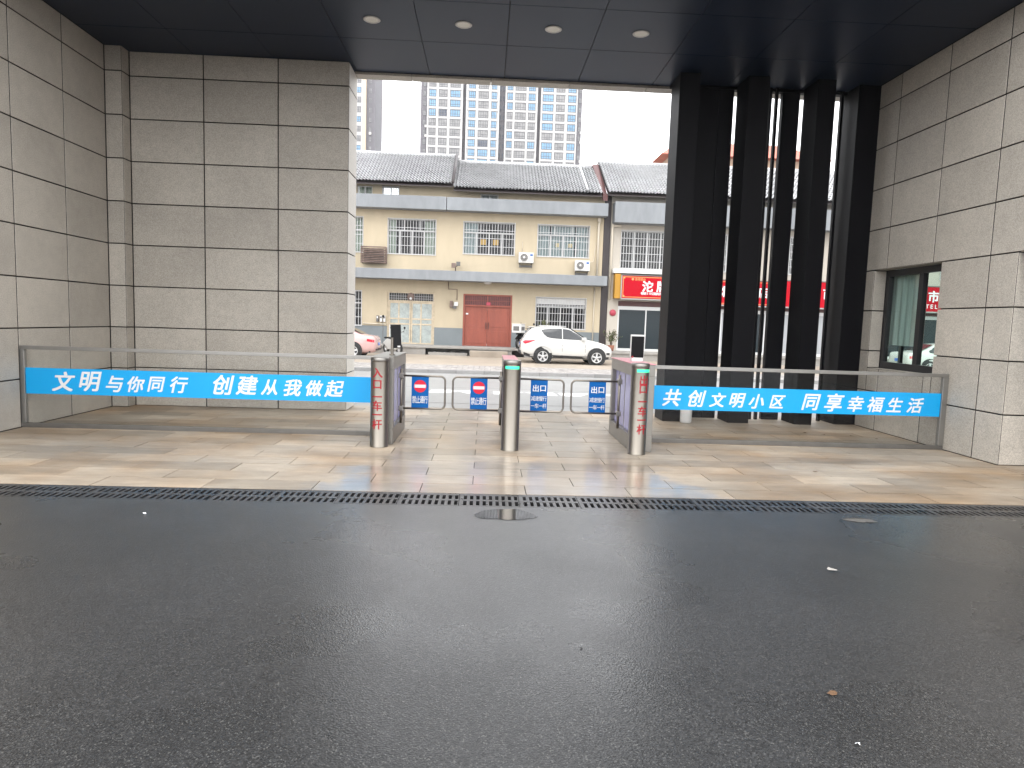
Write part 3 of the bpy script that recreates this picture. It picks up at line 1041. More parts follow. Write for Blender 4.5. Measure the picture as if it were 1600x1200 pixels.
MB().cyl((0.0, -0.02, 0), 0.012, 0.05, 0.07, 'z', 10).build('knob', 'print_red', t).location = (-0.06, -0.01, 0)

o = MB().lathe([(0.001, 0), (0.082, 0), (0.09, 0.02), (0.092, 0.44), (0.075, 0.46), (0.001, 0.462)], 'z', (3.19, 10.33, 0.002), 24).build('white_bin', 'white_plastic')
tag(o, 'white plastic bin standing at the foot of the first black column', 'bin')

def scrap(name, x, y, r, m, label, cat, seed):
    rn = random.Random(seed)
    n_ = 7
    v = [(x, y, 0.012)] + [(x + r * rn.uniform(0.6, 1.2) * math.cos(6.283 * i / n_), y + r * rn.uniform(0.4, 0.9) * math.sin(6.283 * i / n_), 0.003 + rn.uniform(0, 0.012)) for i in range(n_)]
    o = MB().add(v, [(0, 1 + i, 1 + (i + 1) % n_) for i in range(n_)]).build(name, m, fix=False)
    tag(o, label, cat)
scrap('paper_scrap', 1.40, 2.26, 0.012, 'print_white', 'small white scrap of paper on the asphalt nearest to us', 'litter', 1)
scrap('paper_scrap', -2.47, 4.93, 0.014, 'print_white', 'small white scrap on the asphalt close to the grates before the slogan strip', 'litter', 2)
scrap('paper_scrap', 0.49, 2.98, 0.008, 'print_white', 'tiny pale scrap in the middle of the wet asphalt', 'litter', 3)
scrap('pale_streak', 2.23, 4.02, 0.04, 'concrete', 'thin pale smear on the asphalt in front of the window wall', 'litter', 4)
scrap('brown_leaf', 1.48, 2.59, 0.022, 'leaf_brown', 'brown fallen leaf on the dark asphalt', 'leaf', 5)
scrap('brown_leaf', 3.57, 6.91, 0.03, 'leaf_brown', 'curled brown leaf on the paving before the exit side barrier', 'leaf', 6)
for i, (x, y) in enumerate(((4.75, 9.6), (4.95, 9.45), (5.35, 9.4), (5.6, 9.2), (5.95, 7.0))):
    scrap('brown_leaf', x, y, 0.03, 'leaf_brown', 'dry brown leaf lying on the exit side paving towards the window wall', 'leaf', 10 + i)
    S.collection.objects[-1]['group'] = 'dry leaves near the window wall'

# ================================================================== HOUSES ACROSS THE STREET
YH = 35.0
def wall_with_holes(x0, x1, z0, z1, holes, th=0.25, y=YH):
    mb = MB()
    for r in holed((x0, x1, z0, z1), holes):
        mb.box(r[0], r[1], y, y + th, r[2], r[3])
    return mb

def house_window(par, x0, x1, z0, z1, zt=None, n=4, bars=True, curtains=(), y=YH, frame='frame_white', nt=3, notes=(), hbars=0.4):
    """par: the house; frame with panes, iron grille outside, curtains inside"""
    f = MB()
    ya, yb = y + 0.1, y + 0.16
    w = 0.05
    f.box(x0, x1, ya, yb, z0, z0 + w)
    f.box(x0, x1, ya, yb, z1 - w, z1)
    f.box(x0, x0 + w, ya, yb, z0 + w, z1 - w)
    f.box(x1 - w, x1, ya, yb, z0 + w, z1 - w)
    top = z1 - w
    if zt:
        f.box(x0 + w, x1 - w, ya - 0.004, yb, zt - 0.035, zt + 0.035)
        for i in range(1, nt):
            x = x0 + (x1 - x0) * i / nt
            f.box(x - 0.02, x + 0.02, ya, yb, zt + 0.035, z1 - w)
        top = zt - 0.035
    for i in range(1, n):
        x = x0 + (x1 - x0) * i / n
        f.box(x - 0.03, x + 0.03, ya, yb, z0 + w, top)
    f = f.build('window', frame, par)
    for i in range(n):
        a, b = x0 + (x1 - x0) * i / n, x0 + (x1 - x0) * (i + 1) / n
        MB().box(a + 0.03, b - 0.03, yb - 0.03, yb - 0.024, z0 + w, top).build('pane', 'glass_house', f)
    if zt:
        for i in range(nt):
            a, b = x0 + (x1 - x0) * i / nt, x0 + (x1 - x0) * (i + 1) / nt
            MB().box(a + 0.02, b - 0.02, yb - 0.03, yb - 0.024, zt + 0.035, z1 - w).build('pane', 'glass_house', f)
    for a, b, m in curtains:
        c = MB()
        nn = max(4, int((b - a) / 0.05))
        vs = []
        for i in range(nn + 1):
            xx = a + (b - a) * i / nn
            yy = yb + 0.06 + 0.025 * math.sin(i * 1.3)
            vs += [(xx, yy, z0 + 0.03), (xx, yy, z1 - 0.03)]
        c.add(vs, [(2 * i, 2 * i + 2, 2 * i + 3, 2 * i + 1) for i in range(nn)], 0, True).build('curtain', m, f, fix=False)
    for a, zc, wd, m in notes:
        MB().box(a - wd / 2, a + wd / 2, yb - 0.045, yb - 0.035, zc - wd / 2, zc + wd / 2).build('paper_note', m, f)
    if bars:
        g_ = MB()
        k = int((x1 - x0) / 0.14)
        for i in range(k + 1):
            x = x0 + (x1 - x0) * i / k
            g_.box(x - 0.011, x + 0.011, y - 0.03, y - 0.008, z0 - 0.02, z1 + 0.02)
        m_ = int((z1 - z0) / hbars)
        for i in range(m_ + 1):
            z = z0 + (z1 - z0) * i / m_
            g_.box(x0 - 0.02, x1 + 0.02, y - 0.045, y - 0.031, z - 0.013, z + 0.013)
        g_.build('grille', 'grille_white', f)
    return f

def tiled_roof(par, x0, x1, ze, ye, zr, yr, name='roof_tiles', step=0.165, rows=15):
    """corrugated clay tiles: every course overlaps the one below"""
    n_ = int((x1 - x0) / step)
    seg = 6
    v, f = [], []
    nx = n_ * seg + 1
    prof = []
    for r_ in range(rows):
        for t, lift in ((r_ - (0.22 if r_ else 0.0), 0.075), (r_ + 1.0, 0.0)):
            prof.append((t / rows, lift))
    dy, dz = yr - ye, zr - ze
    ln_ = math.hypot(dy, dz)
    ny, nz = -dz / ln_, dy / ln_
    rn = random.Random(int(x0 * 10))
    jit = [rn.uniform(-0.01, 0.01) for _ in range(n_ * rows + n_)]
    for k, (t, lift) in enumerate(prof):
        for i in range(nx):
            x = x0 + i * (x1 - x0) / (nx - 1)
            ph = 2 * math.pi * i / seg
            h = lift + 0.042 * math.cos(ph) + jit[(k // 2) * n_ + min(i // seg, n_ - 1)]
            v.append((x, ye + dy * t + ny * h, ze + dz * t + nz * h))
    for k in range(len(prof) - 1):
        for i in range(nx - 1):
            f.append((k * nx + i, k * nx + i + 1, (k + 1) * nx + i + 1, (k + 1) * nx + i))
    o = MB().add(v, f, 0, False).build(name, 'roof_tile', par, fix=False)
    tag(o, kind='stuff')
    rg = MB().tube([(x0 - 0.03, yr + 0.02, zr + 0.03), (x1 + 0.03, yr + 0.02, zr + 0.03)], 0.1, 8).build('ridge', 'roof_tile', par)
    dk = MB().add([(x0, ye + 0.02, ze - 0.1), (x1, ye + 0.02, ze - 0.1), (x1, yr, zr - 0.09), (x0, yr, zr - 0.09), (x0, ye + 0.02, ze - 0.15), (x1, ye + 0.02, ze - 0.15), (x1, yr, zr - 0.2), (x0, yr, zr - 0.2)],
                  [(0, 1, 2, 3), (4, 5, 6, 7), (0, 1, 5, 4), (2, 3, 7, 6), (0, 3, 7, 4), (1, 2, 6, 5)]).build('eaves_board', 'pipe_dark', par)
    return o

# --- house with the red door
h1 = empty('terrace_house', (0, 0, 0), 'cream two storey house with a red double door and grey tiled roof', 'house')
HX0, HX1 = -16.0, 5.96
upper = [(-7.9, -6.35, 4.76, 6.55), (-5.1, -2.65, 4.74, 6.53), (-1.25, 1.4, 4.87, 6.51), (2.56, 5.25, 4.88, 6.51)]
lower = [(-7.9, -6.38, 1.03, 2.83)]
L3 = (2.59, 5.22, 1.17, 2.8)
D1 = (-5.08, -2.64, 0.16, 2.84)
D2 = (-1.17, 1.36, 0.16, 2.84)
attic = [(-6.67, -5.9, 7.66, 8.1), (-5.4, -4.56, 7.66, 8.1), (-0.43, 0.49, 7.64, 7.93)]
holes = upper + lower + [L3, D1, D2] + attic
wall_with_holes(HX0, HX1, 1.06, 8.3, holes).build('wall', 'render_cream', h1)
wall_with_holes(HX0, HX1, 0.0, 1.058, [(a, b, c, d) for a, b, c, d in holes], 0.256, YH - 0.006).build('dado', 'dado_grey', h1)
MB().box(HX0, HX1, 43, 43.2, 0, 8.3).box(HX0, HX0 + 0.2, YH + 0.26, 43, 0, 8.3).box(HX1 - 0.2, HX1, YH + 0.26, 43, 0, 8.3).box(HX0, HX1, YH + 0.26, 43, 3.6, 3.8).box(HX0, HX1, YH + 0.26, 43, 7.1, 7.3).build('inner_walls', 'interior', h1)
MB().box(HX0, 6.1, 34.05, YH - 0.001, 3.44, 3.93).build('canopy_slab', 'slab_grey', h1, bevel=0.015)
MB().box(HX0, -2.12, 34.35, YH - 0.001, 6.95, 7.60).build('canopy_slab', 'slab_grey', h1, bevel=0.015)
MB().box(-2.09, 6.05, 34.35, YH - 0.001, 6.95, 7.59).build('canopy_slab', 'slab_grey', h1, bevel=0.015)
tiled_roof(h1, HX0, -1.80, 8.22, 34.35, 10.42, 38.0)
tiled_roof(h1, -1.78, 5.72, 8.05, 34.35, 10.13, 38.0)
for xx in (-1.82, 4.97):
    MB().tube([(xx, 34.35, 8.22 + 0.09 - (0.1 if xx > 0 else 0)), (xx, 38.0, 10.5 - (0.28 if xx > 0 else 0))], 0.07, 6).build('verge', 'pipe_dark' if xx < 0 else 'roof_tile', h1)
cg = 'curtain_green'
house_window(h1, *upper[0][:2], *upper[0][2:], zt=5.9, n=2, nt=2, curtains=((-7.85, -6.4, cg),))
house_window(h1, *upper[1], zt=5.95, curtains=((-5.05, -4.7, cg), (-3.25, -2.7, cg)))
house_window(h1, *upper[2], zt=5.98, notes=((-0.22, 5.52, 0.28, 'paper_yellow'), (0.42, 5.52, 0.28, 'paper_yellow')), curtains=((-1.2, -0.5, 'curtain_grey'),))
house_window(h1, *upper[3], zt=6.0, notes=((3.62, 5.5, 0.2, 'paper_cream'), (4.28, 5.5, 0.2, 'paper_cream')), curtains=((2.6, 3.2, 'curtain_grey'), (4.6, 5.2, 'curtain_grey'), (3.3, 4.5, 'curtain_grey')))
house_window(h1, *lower[0], zt=2.2, n=2, nt=2)
house_window(h1, *L3, zt=2.32, curtains=())
house_window(h1, *attic[0], n=2, bars=False, curtains=((-6.6, -5.95, cg),))
house_window(h1, *attic[1], n=2, hbars=0.2)
house_window(h1, *attic[2], n=2, bars=False, frame='frame_white', curtains=((-0.4, 0.47, 'white_plastic'),))
MB().box(2.63, 5.18, YH + 0.09, YH + 0.097, 2.45, 2.75).build('blind', 'white_plastic', h1)

# worn pale double door
x0, x1, z0, z1 = D1
d = MB()
d.box(x0, x0 + 0.08, YH + 0.05, YH + 0.2, z0, z1).box(x1 - 0.08, x1, YH + 0.05, YH + 0.2, z0, z1).box(x0 + 0.08, x1 - 0.08, YH + 0.05, YH + 0.2, z1 - 0.07, z1).box(x0 + 0.08, x1 - 0.08, YH + 0.05, YH + 0.2, 2.33, 2.40)
d = d.build('door', 'frame_cream', h1)
d['label'] = 'worn pale green double door with barred fanlight'
xm = -3.86
for a, b in ((x0 + 0.085, xm - 0.01), (xm + 0.01, x1 - 0.085)):
    lf = MB()
    lf.box(a, b, YH + 0.1, YH + 0.14, z0, 2.325)
    lf.build('leaf', 'door_aqua', d)
    st = MB()
    w_ = b - a
    for q in (a, a + w_ * 0.42, b - 0.07):
        st.box(q, q + 0.07, YH + 0.075, YH + 0.099, z0, 2.325)
    for z in (z0, 1.15, 1.42, 2.25):
        st.box(a + 0.07, b - 0.07, YH + 0.08, YH + 0.099, z, z + 0.075)
    st.build('rails', 'frame_cream', d)
fl = MB()
for i in range(20):
    x = x0 + 0.1 + i * (x1 - x0 - 0.2) / 19
    fl.box(x - 0.009, x + 0.009, YH + 0.07, YH + 0.085, 2.40, z1 - 0.07)
for z in (2.5, 2.62):
    fl.box(x0 + 0.08, x1 - 0.08, YH + 0.086, YH + 0.098, z - 0.01, z + 0.01)
fl.build('fanlight_bars', 'grille_white', d)
MB().lathe([(0.2, 0), (0.2, -0.03), (0.15, -0.05), (0.0005, -0.05)], 'y', (xm - 0.02, YH + 0.06, 2.6), 8).build('medallion', 'rust', d)
MB().lathe([(0.07, -0.05), (0.06, -0.1), (0.0005, -0.12)], 'y', (xm - 0.02, YH + 0.06, 2.5), 12).build('lamp_globe', 'print_white', d)
# red double door
x0, x1, z0, z1 = D2
d = MB()
d.box(x0, x0 + 0.09, YH - 0.02, YH + 0.2, z0, z1).box(x1 - 0.09, x1, YH - 0.02, YH + 0.2, z0, z1).box(x0 + 0.09, x1 - 0.09, YH - 0.02, YH + 0.2, z1 - 0.08, z1).box(x0 + 0.09, x1 - 0.09, YH - 0.02, YH + 0.2, 2.2, 2.29)
d.box(0.06, 0.12, YH - 0.02, YH + 0.2, 2.291, z1 - 0.081)
d = d.build('door', 'door_red', h1)
d['label'] = 'brick red wooden double door with dark patterned fanlight'
for a, b in ((x0 + 0.094, 0.088), (0.098, x1 - 0.094)):
    lf = MB().box(a, b, YH + 0.05, YH + 0.1, z0, 2.198)
    w_ = b - a
    for za, zb in ((z0 + 0.15, 0.95), (1.15, 2.08)):
        lf.box(a + 0.13, b - 0.13, YH + 0.035, YH + 0.049, za, zb)
    lf.build('leaf', 'door_red', d, bevel=0.006)
for a, b in ((x0 + 0.094, 0.058), (0.122, x1 - 0.094)):
    MB().box(a, b, YH + 0.05, YH + 0.06, 2.292, z1 - 0.082).build('fanlight_pane', 'door_red_dark', d)
    q = MB()
    for i in range(1, 12):
        x = a + (b - a) * i / 12
        q.box(x - 0.008, x + 0.008, YH + 0.03, YH + 0.045, 2.292, z1 - 0.082)
    q.box(a, b, YH + 0.02, YH + 0.03, 2.5, 2.52)
    q.build('fanlight_bars', 'door_red', d)
for x in (0.03, 0.155):
    MB().box(x - 0.015, x + 0.015, YH + 0.0, YH + 0.049, 1.05, 1.4).build('handle', 'pipe_dark', d)
MB().box(-1.02, -0.9, YH + 0.025, YH + 0.034, 1.78, 1.86).build('notice', 'print_white', d)
MB().box(0.03, 0.24, YH - 0.035, YH - 0.022, 2.28, 2.44).build('paper_charm', 'shop_pink', d)

# downpipes and the dark slot between the houses
o = MB().box(5.975, 6.32, YH + 0.02, YH + 0.3, 0.15, 8.2).build('party_gap', 'pipe_dark', h1)
q = MB().tube([(5.78, 34.93, 6.9), (5.70, 34.92, 6.6), (5.70, 34.92, 4.0)], 0.055, 8)
q.box(5.63, 5.77, 34.85, 34.99, 6.75, 6.94)
q.build('downpipe', 'pipe_cream', h1)
MB().tube([(5.62, 34.95, 3.4), (5.62, 34.95, 0.4)], 0.03, 6).build('downpipe', 'pipe_cream', h1)
bar = MB().add([(5.74, 34.3, 8.05), (5.98, 34.3, 7.95), (6.0, 38.0, 10.35), (5.68, 38.0, 10.3), (5.74, 34.3, 7.7), (5.98, 34.3, 7.7), (6.0, 38.0, 9.9), (5.68, 38.0, 9.9)],
               [(0, 1, 2, 3), (4, 5, 6, 7), (0, 1, 5, 4), (2, 3, 7, 6), (0, 3, 7, 4), (1, 2, 6, 5)]).build('bargeboard', 'barge_brown', h1)
# meter, conduit, lamp
q = MB().tube([(-1.95, 34.97, 3.44), (-1.95, 34.97, 3.05), (-1.5, 34.97, 3.05), (-1.5, 34.97, 2.5)], 0.02, 6)
q.build('conduit', 'rust', h1)
mt = empty('meter_box', (-1.66, 34.9, 2.3), 'small cluster of grey meter boxes on the wall beside the red door', 'meter box')
MB().box(-0.2, -0.05, -0.05, 0.09, -0.17, 0.15).build('box', 'rust', mt)
MB().box(0.02, 0.22, -0.06, 0.09, -0.1, 0.1).build('box', 'white_plastic', mt)
MB().box(-0.04, 0.15, -0.03, 0.09, -0.24, -0.12).build('box', 'ac_dark', mt)
o = MB().lathe([(0.2, 0.0), (0.19, -0.06), (0.12, -0.1), (0.0005, -0.11)], 'z', (0.06, 34.5, 3.44), 18).build('porch_light', 'white_plastic')
tag(o, 'round white porch light under the lower ledge above the red door', 'lamp')
fl = empty('flood_light', (-1.6, 34.7, 3.93), 'rusty flood light bracket standing on the ledge left of the red door', 'flood light')
MB().tube([(0, 0.1, 0), (0, 0.0, 0.25), (0.1, -0.1, 0.3)], 0.03, 6).build('bracket', 'rust', fl)
MB().box(-0.2, 0.02, -0.2, 0.0, 0.2, 0.42).build('lamp_head', 'rust', fl, bevel=0.01)
MB().box(0.04, 0.24, -0.15, 0.05, 0.3, 0.5).build('lamp_head', 'ac_dark', fl, bevel=0.01)

# air conditioners
def ac(x, z, label):
    t = empty('air_conditioner', (x, 34.62, z), label, 'air conditioner', 'air conditioners on the cream house')
    b = MB().box(-0.38, 0.38, 0, 0.32, 0, 0.52).build('casing', 'ac_white', t, bevel=0.015)
    MB().lathe([(0.21, -0.004), (0.21, -0.02), (0.19, -0.02), (0.19, -0.006)], 'y', (-0.11, 0, 0.26), 24).build('fan_guard', 'ac_white', b)
    MB().lathe([(0.188, -0.003), (0.0005, -0.003)], 'y', (-0.11, 0, 0.26), 24, 0, False).build('fan_opening', 'ac_dark', b)
    q = MB()
    for k in range(6):
        a = k * math.pi / 6
        q.tube([(-0.11 - 0.19 * math.cos(a), -0.012, 0.26 - 0.19 * math.sin(a)), (-0.11 + 0.19 * math.cos(a), -0.012, 0.26 + 0.19 * math.sin(a))], 0.005, 4)
    q.lathe([(0.06, -0.01), (0.06, -0.022), (0.0005, -0.022)], 'y', (-0.11, 0, 0.26), 12)
    q.build('fan_grille', 'ac_white', b)
    MB().box(0.2, 0.33, -0.006, -0.0005, 0.36, 0.44).build('badge', 'sign_blue', b)
    q = MB()
    for xx in (-0.33, 0.30):
        q.box(xx, xx + 0.03, -0.02, 0.37, -0.04, -0.002)
        q.box(xx, xx + 0.03, 0.33, 0.37, -0.22, -0.041)
    q.box(-0.3, 0.3, 0.33, 0.36, -0.2, -0.1)
    q.build('bracket', 'ac_dark', t)
ac(1.99, 4.50, 'white air conditioner on a bracket between the two barred upper windows')
ac(4.89, 4.20, 'white air conditioner low beside the cream downpipe under the last upper window')
MB().tube([(1.78, 34.97, 5.6), (1.8, 34.96, 5.1)], 0.012, 5).build('cable', 'pipe_cream', h1)
MB().tube([(5.27, 34.8, 4.6), (5.5, 34.97, 4.75), (5.6, 34.97, 5.7)], 0.012, 5).build('cable', 'pipe_cream', h1)
t = empty('louvred_guard', (-5.75, 34.6, 4.21), 'brown slatted metal cage round an air conditioner, next to the curtained window', 'cage')
q = MB()
for xx in (-0.64, 0.60):
    for yy in (0, 0.36):
        q.box(xx, xx + 0.04, yy, yy + 0.04, 0, 0.84)
q.box(-0.6, 0.6, 0.05, 0.36, -0.01, 0.0)
q.build('cage_frame', 'rust', t)
sl = MB().box(-0.64, 0.64, -0.03, 0.03, -0.016, 0.016).build('slat', 'rust', t, loc=(0, 0.0, 0.05))
sl.rotation_euler = (math.radians(35), 0, 0)
for i in range(1, 10):
    c_ = mesh_copy(sl, (0, 0.0, 0.05 + i * 0.085), t)
MB().box(-0.5, 0.5, 0.06, 0.34, 0.05, 0.7).build('unit', 'ac_dark', t)

# --- shop house to the right
h2 = empty('shop_house', (0, 0, 0), 'cream shop house with grey tiled roof and red shop signs, beside the dark downpipe', 'house')
SX0, SX1 = 6.34, 34.0
up2 = [(6.9, 9.7, 4.42, 6.36), (11.2, 13.8, 4.42, 6.36), (15.3, 17.5, 4.42, 6.36), (19.6, 22.2, 4.42, 6.36), (24, 26.6, 4.42, 6.36)]
shops = [(6.9, 13.3, 0.16, 2.75), (13.9, 19.3, 0.16, 2.75), (19.9, 26.0, 0.16, 2.75)]
wall_with_holes(SX0, SX1, 0.0, 8.25, up2 + shops).build('wall', 'render_cream_pale', h2)
MB().box(SX0, SX1, 43, 43.2, 0, 8.3).box(SX0, SX0 + 0.2, YH + 0.26, 43, 0, 8.3).box(SX1 - 0.2, SX1, YH + 0.26, 43, 0, 8.3).box(SX0, SX1, YH + 0.26, 43, 3.6, 3.8).build('inner_walls', 'interior', h2)
MB().box(SX0 + 0.05, SX1, 34.3, YH - 0.001, 6.66, 7.70).build('canopy_slab', 'slab_grey', h2, bevel=0.015)
MB().box(SX0 + 0.15, 10.0, 34.55, YH - 0.001, 4.15, 4.36).build('sign_roof', 'white_plastic', h2, bevel=0.01)
tiled_roof(h2, 6.0, SX1, 8.12, 34.3, 10.42, 38.0)
for k, w in enumerate(up2):
    house_window(h2, *w, zt=None, n=4, hbars=0.36, notes=())
MB().tube([(6.45, 34.93, 6.9), (6.42, 34.93, 6.4), (6.40, 34.93, 2.8)], 0.05, 8).box(6.4, 6.85, 34.85, 34.95, 6.52, 6.6).build('downpipe', 'pipe_cream', h2)
# shop fronts
def shopfront(x0, x1, mode):
    f = MB()
    f.box(x0, x1, YH + 0.03, YH + 0.11, 2.3, 2.48)
    f.box(x0, x0 + 0.08, YH + 0.03, YH + 0.11, 0.16, 2.3)
    f.box(x1 - 0.08, x1, YH + 0.03, YH + 0.11, 0.16, 2.3)
    n_ = max(2, round((x1 - x0) / 1.5))
    for i in range(1, n_):
        x = x0 + (x1 - x0) * i / n_
        f.box(x - 0.03, x + 0.03, YH + 0.03, YH + 0.11, 0.16, 2.3)
    f.box(x0 + 0.08, x1 - 0.08, YH + 0.02, YH + 0.12, 0.16, 0.28)
    f = f.build('shop_front', 'frame_white', h2)
    for i in range(n_):
        a, b = x0 + (x1 - x0) * i / n_ + 0.04, x0 + (x1 - x0) * (i + 1) / n_ - 0.04
        MB().box(a, b, YH + 0.065, YH + 0.075, 0.28, 2.3).build('pane', 'shopglass' if mode != 'shutter' else 'shutter', f)
    MB().box(x0, x1, YH + 0.04, YH + 0.1, 2.481, 2.75).build('header_board', 'barge_brown', f)
    return f
sf = shopfront(6.9, 11.4, 'glass')
rn = random.Random(4)
q = MB()
for z in (0.75, 1.15, 1.55):
    q.box(7.0, 11.3, YH + 0.3, YH + 0.6, z, z + 0.03)
    x = 7.05
    while x < 11.2:
        w_, h_ = rn.uniform(0.05, 0.16), rn.uniform(0.1, 0.3)
        q.box(x, x + w_, YH + 0.33, YH + 0.5, z + 0.031, z + 0.03 + h_, rn.choice((0, 1, 2)))
        x += w_ + rn.uniform(0.01, 0.06)
q.build('shelves', ['white_plastic', 'shop_pink', 'sign_blue'], sf)
shopfront(11.5, 13.3, 'shutter')
shopfront(13.9, 15.6, 'glass')
shopfront(15.7, 19.3, 'shutter')
shopfront(19.9, 26.0, 'glass')

def shop_sign(x0, x1, z0, z1, label, rows, border=True, mcol='shop_red', side=None):
    t = empty('shop_sign', ((x0 + x1) / 2, 34.6, (z0 + z1) / 2), label, 'shop sign', 'signs over the shop fronts')
    inv = Matrix.Translation((-(x0 + x1) / 2, -34.6, -(z0 + z1) / 2))
    def P(mb, name, m, **k):
        o = mb.build(name, m, t, **k)
        o.matrix_parent_inverse = inv
        return o
    P(MB().box(x0, x1, 34.5, 34.8, z0, z1), 'board', mcol)
    P(MB().box(x0 - 0.04, x1 + 0.04, 34.48, 34.82, z0 - 0.07, z0 - 0.001), 'edge_strip', 'aluminium')
    P(MB().box(x0 - 0.04, x1 + 0.04, 34.48, 34.82, z1 + 0.001, z1 + 0.05), 'edge_strip', 'ac_dark')
    P(MB().box(x0 - 0.06, x0 - 0.001, 34.48, 34.82, z0, z1), 'edge_strip', 'aluminium')
    if side:
        P(MB().box(x0 - 0.36, x0 - 0.061, 34.52, 34.99, z0 - 0.02, z1 + 0.08), 'yellow_side', 'sign_yellow')
    if border:
        b = MB()
        b.box(x0 + 0.05, x1 - 0.05, 34.494, 34.499, z1 - 0.08, z1 - 0.05)
        b.box(x0 + 0.05, x1 - 0.05, 34.494, 34.499, z0 + 0.05, z0 + 0.08)
        b.box(x0 + 0.05, x0 + 0.08, 34.494, 34.499, z0 + 0.081, z1 - 0.081)
        for xx, zz in ((x0 + 0.05, z0 + 0.05), (x0 + 0.05, z1 - 0.15)):
            b.box(xx + 0.031, xx + 0.1, 34.494, 34.499, zz + (0.0305 if zz < 3 else -0.0), zz + 0.1 if zz < 3 else zz + 0.069)
        P(b, 'border', 'shop_orange')
    for items, m, bold in rows:
        text_parts(t, items, 34.492, m, 0.0, bold, inv=inv)
    return t
shop_sign(6.95, 11.2, 2.88, 4.03, 'red liquor shop sign with white characters and yellow side, next to the dark downpipe',
          [([('沱', 8.28, 3.51, 0.58), ('牌', 9.03, 3.52, 0.58)], 'print_white', 0.03),
           (text_row('畅销50亿瓶的光瓶酒', 8.02, 3.15, 0.155, 0.135), 'print_white', 0.02),
           ([('舍', 7.68, 3.86, 0.15), ('得', 7.82, 3.86, 0.15), ('酒', 7.96, 3.86, 0.15), ('业', 8.10, 3.86, 0.15)], 'shop_orange', 0.01),
           ([('●', 7.5, 3.86, 0.16)], 'shop_orange', 0.02)], side=True)
shop_sign(11.55, 14.75, 2.72, 3.96, 'red shop sign with white characters behind the second black column',
          [([('烟', 12.3, 3.4, 0.6), ('酒', 13.2, 3.4, 0.6), ('店', 14.35, 3.4, 0.6)], 'print_white', 0.03)])
shop_sign(14.86, 15.35, 2.70, 3.98, 'narrow blue grey sign panel between two red shop signs', [], False, 'shop_bluegrey')
shop_sign(15.5, 19.4, 2.72, 4.04, 'long red shop sign with white characters behind the last black columns',
          [([('日', 16.2, 3.42, 0.55), ('用', 17.0, 3.42, 0.55), ('百', 17.75, 3.42, 0.55), ('货', 18.4, 3.46, 0.55)], 'print_white', 0.03)], False)
shop_sign(20.6, 25.4, 2.72, 4.0, 'red supermarket sign seen through the guard room window',
          [([('超', 22.3, 3.5, 0.62), ('市', 23.42, 3.5, 0.62)], 'print_white', 0.03), (text_row('TEL', 23.12, 2.98, 0.3, 0.24), 'print_white', 0.02)], False)
o = MB().lathe([(0.17, 0), (0.17, -0.02), (0.0005, -0.02)], 'y', (6.63, 34.98, 2.12), 20).build('round_plaque', 'shop_pink')
tag(o, 'round pinkish red plaque on the wall under the yellow side of the sign', 'plaque')

# ================================================================== TOWERS AND FAR HOUSES
YT = 215.0
K = YT / 130.0
def tz(z): return 1.5 + (z - 1.5) * K
t1 = empty('apartment_tower', (0, YT, 0), 'tall pale apartment tower with four bays of blue and grey windows, behind the grey roofs', 'tower')
TI = Matrix.Translation((0, -YT, 0))
def tp(mb, name, m, par=None, **k):
    o = mb.build(name, m, par or t1, **k)
    if par is None:
        o.matrix_parent_inverse = TI
    return o
FH = 2.9
ztop = tz(44.04)            # window head of the first full row
ZTOP = ztop + 3 * FH + 1
def win_mesh(w, h, nm, tr=True):
    f = MB()
    a = 0.13
    f.box(-w / 2, w / 2, -0.05, 0, 0, a).box(-w / 2, w / 2, -0.05, 0, h - a, h)
    for i in range(nm + 1):
        x = -w / 2 + a / 2 + i * (w - a) / nm
        f.box(x - a / 2, x + a / 2, -0.05, 0, a, h - a)
    if tr:
        f.box(-w / 2, w / 2, -0.055, 0, h * 0.35, h * 0.35 + 0.10)
    return f
_wm = {}
def tower_window(par, inv, x, y, z, w, h, nm, kind):
    key = (round(w, 2), nm)
    if key not in _wm:
        a = win_mesh(w, h, nm).build('window', 'tower_frame')
        b = MB().box(-w / 2, w / 2, 0.001, 0.05, 0, h)
        ps = {k: b.build('pane', m) for k, m in (('b', 'pane_blue'), ('g', 'pane_grey'), ('d', 'pane_dark'))}
        _wm[key] = (a.data, {k: p.data for k, p in ps.items()})
        for q in [a] + list(ps.values()):
            bpy.data.objects.remove(q)
    a, ps = _wm[key]
    o = bpy.data.objects.new('window', a)
    C.objects.link(o)
    o.parent = par
    o.matrix_parent_inverse = inv
    o.location = (x, y, z)
    p = bpy.data.objects.new('pane', ps[kind])
    C.objects.link(p)
    p.parent = o

bays = [  # x range (at 130 m), window columns (fractions), patterns per row from the top
    (-11.99, -5.38, [(0.055, 0.245), (0.33, 0.56), (0.65, 0.93)], ['ggg', 'bgb', 'bgb', 'bdb', 'ggg', 'ggg', 'ggg', 'ggg', 'ggg', 'ggg']),
    (-4.75, 1.47, [(0.08, 0.28), (0.375, 0.67), (0.765, 0.92)], ['bgb', 'bgb', 'bgb', 'bgb', 'bgb', 'bdb', 'bbb', 'bbb', 'bgb', 'bgb']),
    (2.58, 8.62, [(0.06, 0.235), (0.30, 0.64), (0.715, 0.93)], ['bgb', 'bgb', 'ggg', 'ggg', 'bgg', 'bgb', 'ggg', 'ggb', 'bdb', 'bgg']),
    (9.26, 16.13, [(0.05, 0.34), (0.415, 0.65), (0.745, 0.96)], ['bgb', 'bgb', 'bgb', 'bgb', 'ggg', 'bgb', 'bgb', 'ggg', 'bdb', 'bdb']),
]
core = MB().box(-13.2 * K, 17.1 * K, YT + 2.2, YT + 16, -0.7, ZTOP)
tp(core, 'core', 'tower_grey')
